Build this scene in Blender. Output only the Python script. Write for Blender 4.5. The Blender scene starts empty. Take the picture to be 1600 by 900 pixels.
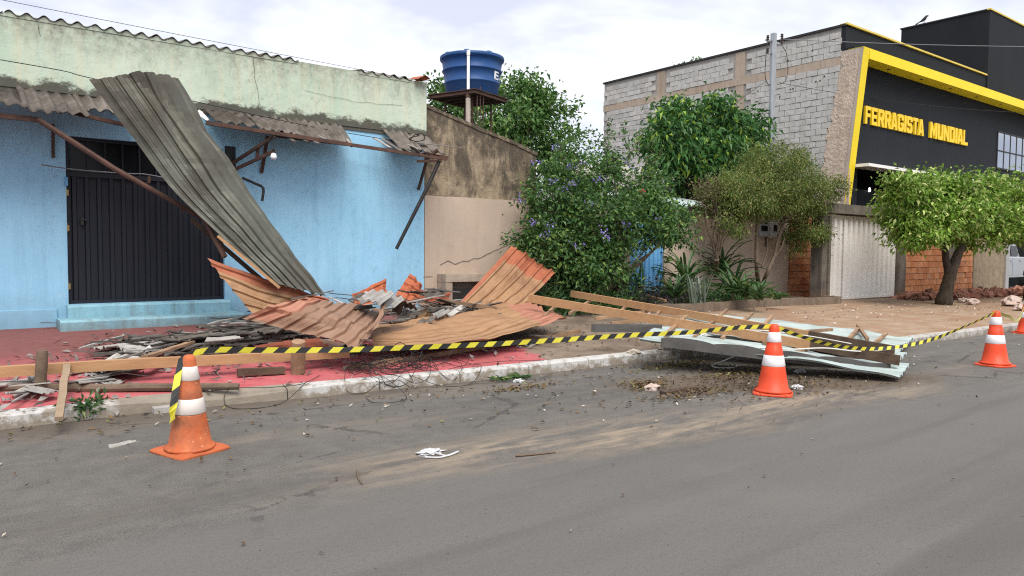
import bpy, bmesh, math, random
import numpy as np
from mathutils import Vector, Matrix, noise

rnd = random.Random(7)
R = math.radians
scn = bpy.context.scene
COL = scn.collection

# ------------------------------------------------------------------ camera
cam_data = bpy.data.cameras.new('camera')
cam_data.sensor_width = 36.0
cam_data.lens = 36.0 * 1171 / 1600
cam_data.clip_end = 2000
cam = bpy.data.objects.new('camera', cam_data)
COL.objects.link(cam)
_yaw, _pitch, _roll = R(37.6), R(2.82), R(0.46)
_f = Vector((math.sin(_yaw) * math.cos(_pitch), math.cos(_yaw) * math.cos(_pitch), -math.sin(_pitch)))
_r = Vector((math.cos(_yaw), -math.sin(_yaw), 0))
_u = _r.cross(_f)
_r2 = math.cos(_roll) * _r + math.sin(_roll) * _u
_u2 = -math.sin(_roll) * _r + math.cos(_roll) * _u
cam.matrix_world = Matrix(((_r2.x, _u2.x, -_f.x, 0), (_r2.y, _u2.y, -_f.y, 0), (_r2.z, _u2.z, -_f.z, 1.51), (0, 0, 0, 1)))
scn.camera = cam

# ------------------------------------------------------------------ sky: thin overcast over a Nishita sky
SUN_EL, SUN_AZ = R(57), R(205)          # azimuth measured from +Y towards +X
world = bpy.data.worlds.new('World')
scn.world = world
world.use_nodes = True
wn, wl = world.node_tree.nodes, world.node_tree.links
for n in list(wn):
    wn.remove(n)
w_out = wn.new('ShaderNodeOutputWorld')
w_bg = wn.new('ShaderNodeBackground')
w_bg.inputs['Strength'].default_value = 0.1
w_sky = wn.new('ShaderNodeTexSky')
w_sky.sky_type = 'NISHITA'
w_sky.sun_disc = False
w_sky.sun_elevation = SUN_EL
w_sky.sun_rotation = SUN_AZ
w_tc = wn.new('ShaderNodeTexCoord')
w_sep = wn.new('ShaderNodeSeparateXYZ')
wl.new(w_tc.outputs['Generated'], w_sep.inputs[0])
w_add = wn.new('ShaderNodeMath'); w_add.operation = 'ADD'; w_add.inputs[1].default_value = 0.22
w_abs = wn.new('ShaderNodeMath'); w_abs.operation = 'ABSOLUTE'
wl.new(w_sep.outputs['Z'], w_abs.inputs[0]); wl.new(w_abs.outputs[0], w_add.inputs[0])
w_dx = wn.new('ShaderNodeMath'); w_dx.operation = 'DIVIDE'
w_dy = wn.new('ShaderNodeMath'); w_dy.operation = 'DIVIDE'
wl.new(w_sep.outputs['X'], w_dx.inputs[0]); wl.new(w_add.outputs[0], w_dx.inputs[1])
wl.new(w_sep.outputs['Y'], w_dy.inputs[0]); wl.new(w_add.outputs[0], w_dy.inputs[1])
w_cmb = wn.new('ShaderNodeCombineXYZ')
wl.new(w_dx.outputs[0], w_cmb.inputs[0]); wl.new(w_dy.outputs[0], w_cmb.inputs[1])
w_noise = wn.new('ShaderNodeTexNoise')
w_noise.inputs['Scale'].default_value = 1.15
w_noise.inputs['Detail'].default_value = 5
w_noise.inputs['Roughness'].default_value = 0.58
w_noise.inputs['Distortion'].default_value = 0.3
wl.new(w_cmb.outputs[0], w_noise.inputs['Vector'])
w_ramp = wn.new('ShaderNodeValToRGB')
_e = w_ramp.color_ramp.elements
_e[0].position = 0.41; _e[0].color = (2.8, 2.92, 3.45, 1)
_e[1].position = 0.55; _e[1].color = (4.1, 4.15, 4.3, 1)
wl.new(w_noise.outputs['Fac'], w_ramp.inputs[0])
w_mix = wn.new('ShaderNodeMixRGB')
w_mix.inputs['Fac'].default_value = 0.93
wl.new(w_sky.outputs[0], w_mix.inputs['Color1']); wl.new(w_ramp.outputs[0], w_mix.inputs['Color2'])
wl.new(w_mix.outputs[0], w_bg.inputs['Color']); wl.new(w_bg.outputs[0], w_out.inputs['Surface'])

# ------------------------------------------------------------------ sun behind the cloud
sun_data = bpy.data.lights.new('sun', 'SUN')
sun_data.energy = 1.5
sun_data.angle = R(42)
sun_data.color = (1.0, 0.95, 0.88)
sun = bpy.data.objects.new('sun', sun_data)
COL.objects.link(sun)
_sd = Vector((math.sin(SUN_AZ) * math.cos(SUN_EL), math.cos(SUN_AZ) * math.cos(SUN_EL), math.sin(SUN_EL)))
sun.rotation_euler = _sd.to_track_quat('Z', 'Y').to_euler()
sun.location = (0, 0, 30)

vs = scn.view_settings
vs.view_transform = 'Standard'
vs.look = 'None'
vs.exposure = 1.5
vs.gamma = 1.0
vs.use_curve_mapping = False
scn.render.engine = 'CYCLES'
scn.cycles.use_denoising = False
scn.cycles.filter_width = 1.15
scn.cycles.use_adaptive_sampling = False
try: scn.cycles.sampling_pattern = 'BLUE_NOISE'
except Exception: pass
scn.cycles.sample_clamp_indirect = 1.5
scn.cycles.max_bounces = 6
scn.cycles.transparent_max_bounces = 6

# ------------------------------------------------------------------ materials
def hx(s, k=1.0):
    """photo colour as hex -> linear albedo, scaled"""
    c = [int(s[i:i + 2], 16) / 255 for i in (0, 2, 4)]
    return tuple(k * (v / 12.92 if v <= .04045 else ((v + .055) / 1.055) ** 2.4) for v in c)

MATS = {}
class NT:
    """small node-tree helper"""
    def __init__(s, name, rough=.8, spec=.3, metal=0.):
        s.m = bpy.data.materials.new(name)
        s.m.use_nodes = True
        s.n, s.l = s.m.node_tree.nodes, s.m.node_tree.links
        s.b = s.n['Principled BSDF']
        s.b.inputs['Roughness'].default_value = rough
        s.b.inputs['Specular IOR Level'].default_value = spec
        s.b.inputs['Metallic'].default_value = metal
        s.co = s.n.new('ShaderNodeTexCoord')
        s.geo = s.n.new('ShaderNodeNewGeometry')
        MATS[name] = s.m
    def vec(s, world=True, scale=(1, 1, 1), off=(0, 0, 0)):
        mp = s.n.new('ShaderNodeMapping')
        mp.inputs['Scale'].default_value = scale
        mp.inputs['Location'].default_value = off
        s.l.new(s.geo.outputs['Position'] if world else s.co.outputs['Object'], mp.inputs[0])
        return mp.outputs[0]
    def noise(s, v, scale, detail=4, rough=.6, dist=0.):
        t = s.n.new('ShaderNodeTexNoise')
        t.inputs['Scale'].default_value = scale; t.inputs['Detail'].default_value = detail
        t.inputs['Roughness'].default_value = rough; t.inputs['Distortion'].default_value = dist
        s.l.new(v, t.inputs['Vector']); return t.outputs['Fac']
    def vor(s, v, scale, feature='F1', rand=1.):
        t = s.n.new('ShaderNodeTexVoronoi'); t.feature = feature
        t.inputs['Scale'].default_value = scale; t.inputs['Randomness'].default_value = rand
        s.l.new(v, t.inputs['Vector']); return t.outputs['Distance']
    def ramp(s, x, lo, hi, a=0., b=1.):
        t = s.n.new('ShaderNodeMapRange')
        for k, v in (('From Min', lo), ('From Max', hi), ('To Min', a), ('To Max', b)):
            t.inputs[k].default_value = v
        s.l.new(x, t.inputs['Value']); return t.outputs[0]
    def math(s, op, a, b=None, clamp=False):
        t = s.n.new('ShaderNodeMath'); t.operation = op; t.use_clamp = clamp
        for i, v in enumerate((a, b)):
            if v is None: continue
            if isinstance(v, (int, float)): t.inputs[i].default_value = v
            else: s.l.new(v, t.inputs[i])
        return t.outputs[0]
    def mix(s, f, a, b):
        t = s.n.new('ShaderNodeMixRGB')
        for k, v in (('Fac', f), ('Color1', a), ('Color2', b)):
            if isinstance(v, (int, float)): t.inputs[k].default_value = v
            elif isinstance(v, tuple): t.inputs[k].default_value = (*v[:3], 1)
            else: s.l.new(v, t.inputs[k])
        return t.outputs[0]
    def xyz(s, world=True):
        t = s.n.new('ShaderNodeSeparateXYZ')
        s.l.new(s.geo.outputs['Position'] if world else s.co.outputs['Object'], t.inputs[0]); return t.outputs
    def island(s):
        return s.geo.outputs['Random Per Island']
    def orand(s):
        t = s.n.new('ShaderNodeObjectInfo'); return t.outputs['Random']
    def col(s, c):
        if isinstance(c, tuple): s.b.inputs['Base Color'].default_value = (*c[:3], 1)
        else: s.l.new(c, s.b.inputs['Base Color'])
    def bump(s, h, strength=.3, dist=.02):
        t = s.n.new('ShaderNodeBump'); t.inputs['Strength'].default_value = strength; t.inputs['Distance'].default_value = dist
        s.l.new(h, t.inputs['Height']); s.l.new(t.outputs[0], s.b.inputs['Normal'])
    def rough(s, x): s.l.new(x, s.b.inputs['Roughness'])

def simple(name, c, c2=None, scale=6., rough=.8, spec=.3, metal=0., bump=.15, world=False, stretch=(1, 1, 1), dirt=None, dk=.5, per_obj=0., per_isl=0., spots=None):
    t = NT(name, rough, spec, metal)
    v = t.vec(world, stretch)
    f = t.noise(v, scale, 6, .65)
    k = t.ramp(f, .3, .7)
    out = t.mix(k, c, c2 or tuple(x * .75 for x in c))
    if dirt:
        f2 = t.noise(t.vec(world, stretch, (3.1, 1.7, 5.2)), scale * .35, 7, .7)
        out = t.mix(t.math('MULTIPLY', t.ramp(f2, .45, .68), dk), out, dirt)
    if spots:
        sp_ = t.ramp(t.vor(t.vec(world, (1, 1, 1), (.2, .4, .1)), spots[0]), spots[1], spots[1] * 1.8, 1, 0)
        sp_ = t.math('MULTIPLY', sp_, t.ramp(t.noise(v, 1.7, 4, .6), .4, .6))
        out = t.mix(sp_, out, spots[2])
    if per_obj or per_isl:
        rr = t.orand() if per_obj else t.island()
        a = per_obj or per_isl
        hsv = t.n.new('ShaderNodeHueSaturation')
        t.l.new(out, hsv.inputs['Color'])
        t.l.new(t.ramp(rr, 0, 1, 1 - a, 1 + a), hsv.inputs['Value'])
        out = hsv.outputs[0]
    t.col(out)
    if bump: t.bump(t.noise(v, scale * 6, 4, .7), bump, .01)
    return t

# ------------------------------------------------------------------ mesh helpers
def V3(p): return Vector(p)
class MB:
    def __init__(s): s.v, s.f, s.m = [], [], []
    def add(s, vs_, fs, mi=0):
        o = len(s.v); s.v += [tuple(x) for x in vs_]
        for i, f in enumerate(fs):
            s.f.append(tuple(o + k for k in f)); s.m.append(mi[i] if isinstance(mi, list) else mi)
        return s
    def box(s, x0, x1, y0, y1, z0, z1, mi=0):
        return s.add([(x, y, z) for z in (z0, z1) for y in (y0, y1) for x in (x0, x1)],
                     [(0, 2, 3, 1), (4, 5, 7, 6), (0, 1, 5, 4), (2, 6, 7, 3), (0, 4, 6, 2), (1, 3, 7, 5)], mi)
    def obox(s, c, ax, ay, az, mi=0):
        c, ax, ay, az = map(Vector, (c, ax, ay, az))
        return s.add([c + i * ax + j * ay + k * az for k in (-1, 1) for j in (-1, 1) for i in (-1, 1)],
                     [(0, 2, 3, 1), (4, 5, 7, 6), (0, 1, 5, 4), (2, 6, 7, 3), (0, 4, 6, 2), (1, 3, 7, 5)], mi)
    def bar(s, a, b, w, h, up=(0, 0, 1), mi=0):
        a, b = V3(a), V3(b); d = (b - a); L = d.length; d.normalize()
        sd = d.cross(V3(up)).normalized(); u = sd.cross(d)
        return s.obox((a + b) / 2, d * L / 2, sd * w / 2, u * h / 2, mi)
    def tube(s, pts, r, n=8, mi=0, caps=True):
        pts = [V3(p) for p in pts]; rs = r if isinstance(r, (list, tuple)) else [r] * len(pts)
        o = len(s.v); prev = None
        for i, p in enumerate(pts):
            d = (pts[min(i + 1, len(pts) - 1)] - pts[max(i - 1, 0)])
            d = d.normalized() if d.length > 1e-9 else V3((0, 0, 1))
            if prev is None:
                a = d.cross(V3((0, 0, 1)) if abs(d.z) < .95 else V3((1, 0, 0))).normalized()
            else:
                a = (prev - d * prev.dot(d)); a = a.normalized() if a.length > 1e-6 else d.orthogonal().normalized()
            prev = a; b = d.cross(a)
            for k in range(n):
                t = 2 * math.pi * k / n
                s.v.append(tuple(p + (a * math.cos(t) + b * math.sin(t)) * rs[i]))
        for i in range(len(pts) - 1):
            for k in range(n):
                q = (k + 1) % n
                s.f.append((o + i * n + k, o + i * n + q, o + (i + 1) * n + q, o + (i + 1) * n + k)); s.m.append(mi)
        if caps:
            s.f.append(tuple(o + k for k in reversed(range(n)))); s.m.append(mi)
            s.f.append(tuple(o + (len(pts) - 1) * n + k for k in range(n))); s.m.append(mi)
        return s
    def lathe(s, prof, n=24, c=(0, 0, 0), mi=0, caps=True):
        o = len(s.v); c = V3(c)
        for r, z in prof:
            for k in range(n):
                t = 2 * math.pi * k / n
                s.v.append((c.x + r * math.cos(t), c.y + r * math.sin(t), c.z + z))
        for i in range(len(prof) - 1):
            for k in range(n):
                q = (k + 1) % n
                s.f.append((o + i * n + k, o + i * n + q, o + (i + 1) * n + q, o + (i + 1) * n + k)); s.m.append(mi)
        if caps:
            s.f.append(tuple(o + k for k in reversed(range(n)))); s.m.append(mi)
            s.f.append(tuple(o + (len(prof) - 1) * n + k for k in range(n))); s.m.append(mi)
        return s
    def prism(s, poly, d, mi=0):
        """poly: list of 3-D points (planar), extruded by vector d"""
        n = len(poly); d = V3(d)
        return s.add([V3(p) for p in poly] + [V3(p) + d for p in poly],
                     [tuple(reversed(range(n))), tuple(range(n, 2 * n))] + [(i, (i + 1) % n, n + (i + 1) % n, n + i) for i in range(n)], mi)
    def grid(s, pts, mi=0, closed=False):
        nu = len(pts[0]); o = len(s.v)
        for row in pts:
            s.v += [tuple(p) for p in row]
        for j in range(len(pts) - 1):
            for i in range(nu - 1):
                s.f.append((o + j * nu + i, o + j * nu + i + 1, o + (j + 1) * nu + i + 1, o + (j + 1) * nu + i))
                s.m.append(mi(i, j) if callable(mi) else mi)
        return s
    def rough(s, amp, sc=3., seed=0.):
        s.v = [tuple(V3(p) + noise.noise_vector(V3(p) * sc + Vector((seed, seed, seed))) * amp) for p in s.v]
        return s
    def build(s, name, mats, parent=None, smooth=False, bevel=0., origin=None):
        if not isinstance(mats, (list, tuple)): mats = [mats]
        me = bpy.data.meshes.new(name)
        if parent is not None:
            off = wloc(parent)
            o_off = None
        else:
            vv = np.array(s.v)
            off = Vector(((vv[:, 0].min() + vv[:, 0].max()) / 2, (vv[:, 1].min() + vv[:, 1].max()) / 2, vv[:, 2].min())) if origin is None else V3(origin)
        me.from_pydata([(p[0] - off.x, p[1] - off.y, p[2] - off.z) for p in s.v], [], s.f)
        for m in mats: me.materials.append(MATS[m])
        if len(mats) > 1: me.polygons.foreach_set('material_index', s.m)
        if smooth: me.polygons.foreach_set('use_smooth', [True] * len(me.polygons))
        me.update()
        ob = bpy.data.objects.new(name, me); COL.objects.link(ob)
        if parent is not None: ob.parent = parent
        else: ob.location = off
        if bevel:
            b = ob.modifiers.new('bevel', 'BEVEL'); b.width = bevel; b.segments = 2; b.limit_method = 'ANGLE'
        return ob

def wloc(o):
    l = Vector((0, 0, 0))
    while o is not None:
        l += o.location; o = o.parent
    return l
def tag(o, label=None, cat=None, group=None, kind=None):
    if label: o['label'] = label
    if cat: o['category'] = cat
    if group: o['group'] = group
    if kind or cat: o['kind'] = kind or 'thing'
    return o
def thing(name, loc, label, cat, group=None, rz=0.):
    o = bpy.data.objects.new(name, None); COL.objects.link(o); o.location = loc
    o.empty_display_size = .2; o.rotation_euler.z = rz
    return tag(o, label, cat, group)
def copy_tree(o, parent=None):
    c = o.copy(); COL.objects.link(c); c.parent = parent
    for ch in list(o.children): copy_tree(ch, c)
    return c
def lerp(a, b, t): return V3(a) + (V3(b) - V3(a)) * t
def nz(x, y=0., z=0.): return noise.noise(Vector((x, y, z)))

def interp_pts(pts, t):
    """Catmull-Rom through equally spaced points, t in 0..1"""
    n = len(pts) - 1
    if n == 0: return V3(pts[0])
    x = min(max(t, 0), 1) * n; i = min(int(x), n - 1); f = x - i
    p1, p2 = V3(pts[i]), V3(pts[i + 1])
    if n == 1: return p1.lerp(p2, f)
    p0 = V3(pts[i - 1]) if i > 0 else 2 * p1 - p2
    p3 = V3(pts[i + 2]) if i + 2 <= n else 2 * p2 - p1
    return .5 * ((2 * p1) + (p2 - p0) * f + (2 * p0 - 5 * p1 + 4 * p2 - p3) * f * f + (3 * p1 - p0 - 3 * p2 + p3) * f ** 3)

def sheet(ctrl, kind='trap', pitch=.2, amp=.03, nv=14, thick=.003, dent=.01, jag0=0., jag1=0., seed=0., width=None, mi=0, flip=1, creases=0):
    cr_ = random.Random(int(seed * 91) + 5); lines = []
    for _ in range(creases):
        an = cr_.uniform(0, math.pi); lines.append((cr_.uniform(.1, .9), cr_.uniform(.1, .9), math.cos(an), math.sin(an), cr_.choice((-1, 1)) * cr_.uniform(.015, .045), cr_.uniform(.05, .14)))
    """profiled roofing sheet. ctrl[v][u] control points, ribs run along v. Returns an MB with real thickness."""
    rows = len(ctrl)
    if width is None:
        width = sum((V3(ctrl[0][i + 1]) - V3(ctrl[0][i])).length for i in range(len(ctrl[0]) - 1))
        w2 = sum((V3(ctrl[-1][i + 1]) - V3(ctrl[-1][i])).length for i in range(len(ctrl[-1]) - 1))
        width = (width + w2) / 2
    us = [(0., 0.)]
    nr = max(1, int(round(width / pitch))); p = width / nr
    if kind == 'trap':
        for k in range(nr):
            c = (k + .5) * p; a, b = p * .17, p * .07
            us += [(c - a, 0.), (c - b, amp), (c + b, amp), (c + a, 0.)]
            if k < nr - 1: us += [(c + p / 2 - .01, 0.), (c + p / 2, amp * .12), (c + p / 2 + .01, 0.)]
        us.append((width, 0.))
    else:
        us = []
        for k in range(nr * 8 + 1):
            u = k * p / 8; us.append((u, amp * math.sin(2 * math.pi * u / p)))
    def base(u, v):
        return interp_pts([interp_pts([ctrl[j][i] for j in range(rows)], v) for i in range(len(ctrl[0]))], u)
    top, bot = [], []
    for j in range(nv + 1):
        tr, br = [], []
        for (u, h) in us:
            v = j / nv
            if j == 0 and jag0: v += jag0 * (.5 + .5 * nz(u * 9, seed, 1.3)) + jag0 * .5 * abs(nz(u * 31, seed, 4.))
            if j == nv and jag1: v -= jag1 * (.5 + .5 * nz(u * 9, seed, 7.3)) + jag1 * .5 * abs(nz(u * 31, seed, 9.))
            uu = u / width; e = 1e-3
            P = base(uu, v)
            nrm = (base(min(uu + e, 1), v) - base(max(uu - e, 0), v)).cross(base(uu, min(v + e, 1)) - base(uu, max(v - e, 0)))
            if nrm.length < 1e-12: nrm = V3((0, 0, 1))
            nrm.normalize(); nrm *= flip
            d = dent * noise.noise(P * 2.3 + Vector((seed, 0, 0))) * 2 + dent * .4 * noise.noise(P * 9 + Vector((0, seed, 0))) + dent * 2.2 * max(0, .25 - abs(noise.noise(P * 1.9 + Vector((seed, 7, 3)))))
            for (lu, lv, lc, ls, ld, lw) in lines:
                d += ld * max(0., 1 - abs((uu - lu) * lc + (v - lv) * ls) / lw)
            tr.append(P + nrm * (h + d)); br.append(P + nrm * (h + d - thick))
        top.append(tr); bot.append(br)
    mb = MB(); n = len(us); m = nv + 1
    mb.grid(top, mi); o = len(mb.v); mb.grid([list(r) for r in bot], mi)
    for k in range(o // 1 and len(mb.f) // 2, len(mb.f)): mb.f[k] = tuple(reversed(mb.f[k]))
    def idx(i, j): return j * n + i
    ring = [idx(i, 0) for i in range(n)] + [idx(n - 1, j) for j in range(1, m)] + [idx(i, m - 1) for i in range(n - 2, -1, -1)] + [idx(0, j) for j in range(m - 2, 0, -1)]
    m0 = mi if isinstance(mi, int) else 0
    for k in range(len(ring)):
        a, b = ring[k], ring[(k + 1) % len(ring)]
        mb.f.append((b, a, a + o, b + o)); mb.m.append(m0)
    return mb

def Yk(X):
    xs = [-60, .4, 1.6, 3, 5, 7.6, 9.3, 12.4, 17.5, 60]; ys = [7.5, 7.44, 7.46, 7.27, 7.1, 7.03, 6.92, 5.8, 5.68, 5.3]
    return float(np.interp(X, xs, ys))
def zs(X, Y):
    """height of the pavement, which climbs from the kerb to the walls"""
    if Y < Yk(X): return 0.
    zb = float(np.interp(X, [-60, 8, 14, 19, 23, 30, 60], [.42, .42, .40, .27, .2, .13, .1])); k = Yk(X)
    return .12 + (Y - k) / (12 - k) * (zb - .12)

# ================================================================== materials of the place
def mat_road():
    t = NT('asphalt', .93, .15)
    p = t.xyz(); v = t.vec()
    fine = t.noise(v, 55, 4, .75); mid = t.noise(v, 5, 6, .7); big = t.noise(v, .55, 5, .65)
    speck = t.vor(v, 42)
    new = t.mix(t.ramp(t.noise(t.vec(True, (.35, 1.6, 1)), 1.1, 5, .6), .3, .7), (.127, .121, .115), (.147, .140, .132))
    new = t.mix(t.math('MULTIPLY', t.ramp(t.noise(v, 30, 5, .8), .5, .66), .35), new, (.075, .071, .067))
    old = t.mix(t.ramp(mid, .3, .7), (.12, .113, .104), (.178, .167, .152))
    old = t.mix(t.math('MULTIPLY', t.ramp(speck, .0, .35, 1, 0), .6), old, (.2, .19, .175))
    old = t.mix(t.math('MULTIPLY', t.ramp(fine, .52, .72), .7), old, (.045, .043, .04))
    agg = t.ramp(t.vor(t.vec(True, (1, 1, 1), (.11, .07, 0)), 85), .05, .5)
    old = t.mix(t.math('MULTIPLY', t.ramp(t.noise(v, 120, 2, .9), .42, .6), .55), old, (.03, .028, .026))
    old = t.mix(t.math('MULTIPLY', t.ramp(agg, .0, .3, 1, 0), .4), old, (.28, .265, .245))
    new = t.mix(t.math('MULTIPLY', t.ramp(t.noise(v, 100, 2, .9), .45, .62), .4), new, (.062, .058, .055))
    # worn older strip beside the kerb, resurfaced carriageway nearer the middle
    wob = t.math('ADD', p['Y'], t.math('MULTIPLY', t.math('SUBTRACT', t.noise(t.vec(True, (.4, .4, 1)), 1, 4, .6), .5), .9))
    edge = t.math('ADD', wob, t.math('MULTIPLY', p['X'], .08))
    c = t.mix(t.ramp(edge, 4.0, 4.35), new, old)
    # sand washed along the strip
    st = t.noise(t.vec(True, (.7, 3.6, 1)), 1.2, 8, .68, .6)
    yb = t.math('ABSOLUTE', t.math('SUBTRACT', edge, 4.72))
    sand = t.math('MULTIPLY', t.ramp(yb, .12, .62, 1, 0), t.ramp(st, .40, .56))
    xr = t.math('MULTIPLY', t.ramp(p['X'], 1.4, 2.6), t.ramp(p['X'], 8.2, 9.6, 1, 0))
    sand = t.math('MULTIPLY', sand, xr)
    thin = t.math('MULTIPLY', t.ramp(t.noise(t.vec(True, (.25, 1.6, 1), (4, 2, 0)), 1.1, 8, .72), .48, .75), t.ramp(edge, 3.7, 4.6))
    sand = t.math('MAXIMUM', sand, t.math('MULTIPLY', thin, .5))
    sand = t.math('MULTIPLY', sand, t.ramp(t.noise(t.vec(True, (1.2, 5, 1), (3, 7, 0)), 2.2, 9, .8), .36, .56, .15, 1))
    grain = t.ramp(t.noise(v, 90, 3, .7), .25, .75, .55, 1)
    c = t.mix(t.math('MULTIPLY', sand, grain), c, (.31, .245, .178))
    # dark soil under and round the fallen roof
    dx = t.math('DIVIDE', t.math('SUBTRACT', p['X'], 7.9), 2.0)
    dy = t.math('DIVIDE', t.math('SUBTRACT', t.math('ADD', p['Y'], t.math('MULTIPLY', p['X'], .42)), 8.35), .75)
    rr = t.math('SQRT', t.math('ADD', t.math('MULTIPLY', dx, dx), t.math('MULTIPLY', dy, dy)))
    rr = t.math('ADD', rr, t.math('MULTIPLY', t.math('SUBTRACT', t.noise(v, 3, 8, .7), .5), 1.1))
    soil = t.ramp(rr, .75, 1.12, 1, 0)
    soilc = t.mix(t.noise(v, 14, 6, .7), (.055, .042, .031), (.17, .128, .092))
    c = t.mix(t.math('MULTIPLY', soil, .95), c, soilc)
    # gutter dirt by the kerb
    gd = t.math('MULTIPLY', t.ramp(t.math('ADD', p['Y'], t.math('MULTIPLY', t.noise(v, 1.5, 6, .7), .5)), 6.95, 7.5), t.ramp(p['X'], 5.5, 10, 1, .6))
    c = t.mix(t.math('MULTIPLY', gd, .7), c, (.1, .078, .058))
    c = t.mix(t.math('MULTIPLY', t.ramp(big, .5, .75), .35), c, (.17, .155, .135))
    # tyre polish lines and old oil drips
    c = t.mix(t.math('MULTIPLY', t.ramp(t.noise(t.vec(True, (.12, 1.3, 1), (9, 1, 0)), 1.5, 3, .5), .55, .7), .3), c, (.06, .058, .056))
    ce = t.vor(t.vec(True, (.33, .5, 1), (.4, .2, 0)), 1., 'DISTANCE_TO_EDGE')
    ce = t.math('ADD', ce, t.math('MULTIPLY', t.math('SUBTRACT', t.noise(v, 5, 7, .75), .5), .09))
    crk = t.math('MULTIPLY', t.ramp(t.math('ABSOLUTE', ce), .003, .009, 1, 0), t.ramp(t.noise(v, .8, 3, .5), .5, .58))
    crk = t.math('MULTIPLY', crk, t.ramp(edge, 3.9, 4.4))
    c = t.mix(t.math('MULTIPLY', crk, .5), c, (.03, .027, .024))
    pits = t.ramp(t.vor(t.vec(True, (1, 1, 1), (.3, .8, 0)), 7.5), .035, .06, 1, 0)
    c = t.mix(t.math('MULTIPLY', pits, .75), c, (.04, .037, .034))
    t.col(c)
    h = t.math('ADD', t.math('MULTIPLY', fine, .6), t.math('MULTIPLY', t.noise(v, 170, 2, .6), .5))
    t.bump(h, .55, .012)
mat_road()

def mat_pave():
    t = NT('pavement', .85, .25)
    p = t.xyz(); v = t.vec()
    n1 = t.noise(v, 1.1, 7, .7); n2 = t.noise(v, 6, 6, .7); n3 = t.noise(v, 40, 3, .6)
    red = t.mix(t.ramp(n2, .3, .7), (.365, .072, .082), (.45, .125, .13))
    red = t.mix(t.math('MULTIPLY', t.ramp(n1, .5, .68), .55), red, (.26, .105, .085))
    worn = t.ramp(t.noise(t.vec(True, (1, 1, 1), (7, 3, 0)), 3.1, 8, .74), .6, .66)
    red = t.mix(t.math('MULTIPLY', worn, .85), red, (.3, .24, .19))
    # damp, dirtier strip along the shop
    dirty = t.ramp(t.math('ADD', p['Y'], t.math('MULTIPLY', n1, 2.2)), 9.6, 11.4)
    red = t.mix(t.math('MULTIPLY', dirty, .82), red, t.mix(n2, (.085, .04, .038), (.19, .085, .07)))
    con = t.mix(t.ramp(n2, .3, .7), (.15, .115, .085), (.25, .195, .145))
    con = t.mix(t.math('MULTIPLY', t.ramp(n1, .45, .65), .7), con, (.1, .075, .055))
    drv = t.mix(t.ramp(t.noise(t.vec(True, (1, 2.8, 1)), 1.4, 7, .7), .3, .7), (.22, .135, .08), (.34, .255, .18))
    drv = t.mix(t.math('MULTIPLY', t.ramp(n1, .5, .62), .7), drv, (.25, .13, .075))
    far = t.mix(n2, (.17, .165, .155), (.25, .24, .225))
    xb = t.math('ADD', p['X'], t.math('MULTIPLY', t.math('SUBTRACT', n2, .5), .8))
    xb = t.math('ADD', xb, t.math('MULTIPLY', t.math('SUBTRACT', p['Y'], 7.1), -.35))
    c = t.mix(t.ramp(xb, 6.0, 6.1), red, con)
    c = t.mix(t.ramp(xb, 9.5, 13), c, drv)
    c = t.mix(t.ramp(p['X'], 31.5, 33), c, far)
    c = t.mix(t.math('MULTIPLY', t.ramp(n3, .6, .75), .35), c, (.3, .27, .23))
    t.col(c)
    t.bump(t.math('ADD', n2, t.math('MULTIPLY', n3, .5)), .4, .012)
mat_pave()

def mat_kerb():
    t = NT('kerb_stone', .85, .2)
    p = t.xyz(); v = t.vec()
    con = t.mix(t.noise(v, 9, 7, .7), (.16, .135, .105), (.31, .27, .22))
    wht = t.mix(t.noise(v, 5, 5, .6), (.36, .35, .33), (.56, .555, .54))
    a = t.ramp(p['X'], 1.2, 1.3, 1, 0); b = t.ramp(p['X'], 2.85, 3.0)
    m = t.math('MAXIMUM', a, b)
    m = t.math('MULTIPLY', m, t.ramp(p['X'], 11, 13, 1, .75))
    wear = t.ramp(t.math('ADD', t.noise(v, 7, 9, .75), t.math('MULTIPLY', p['Z'], 1.0)), .51, .64)
    c = t.mix(t.math('MULTIPLY', m, wear), con, wht)
    t.col(c); t.bump(t.noise(v, 30, 6, .7), .5, .015)
mat_kerb()

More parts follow.
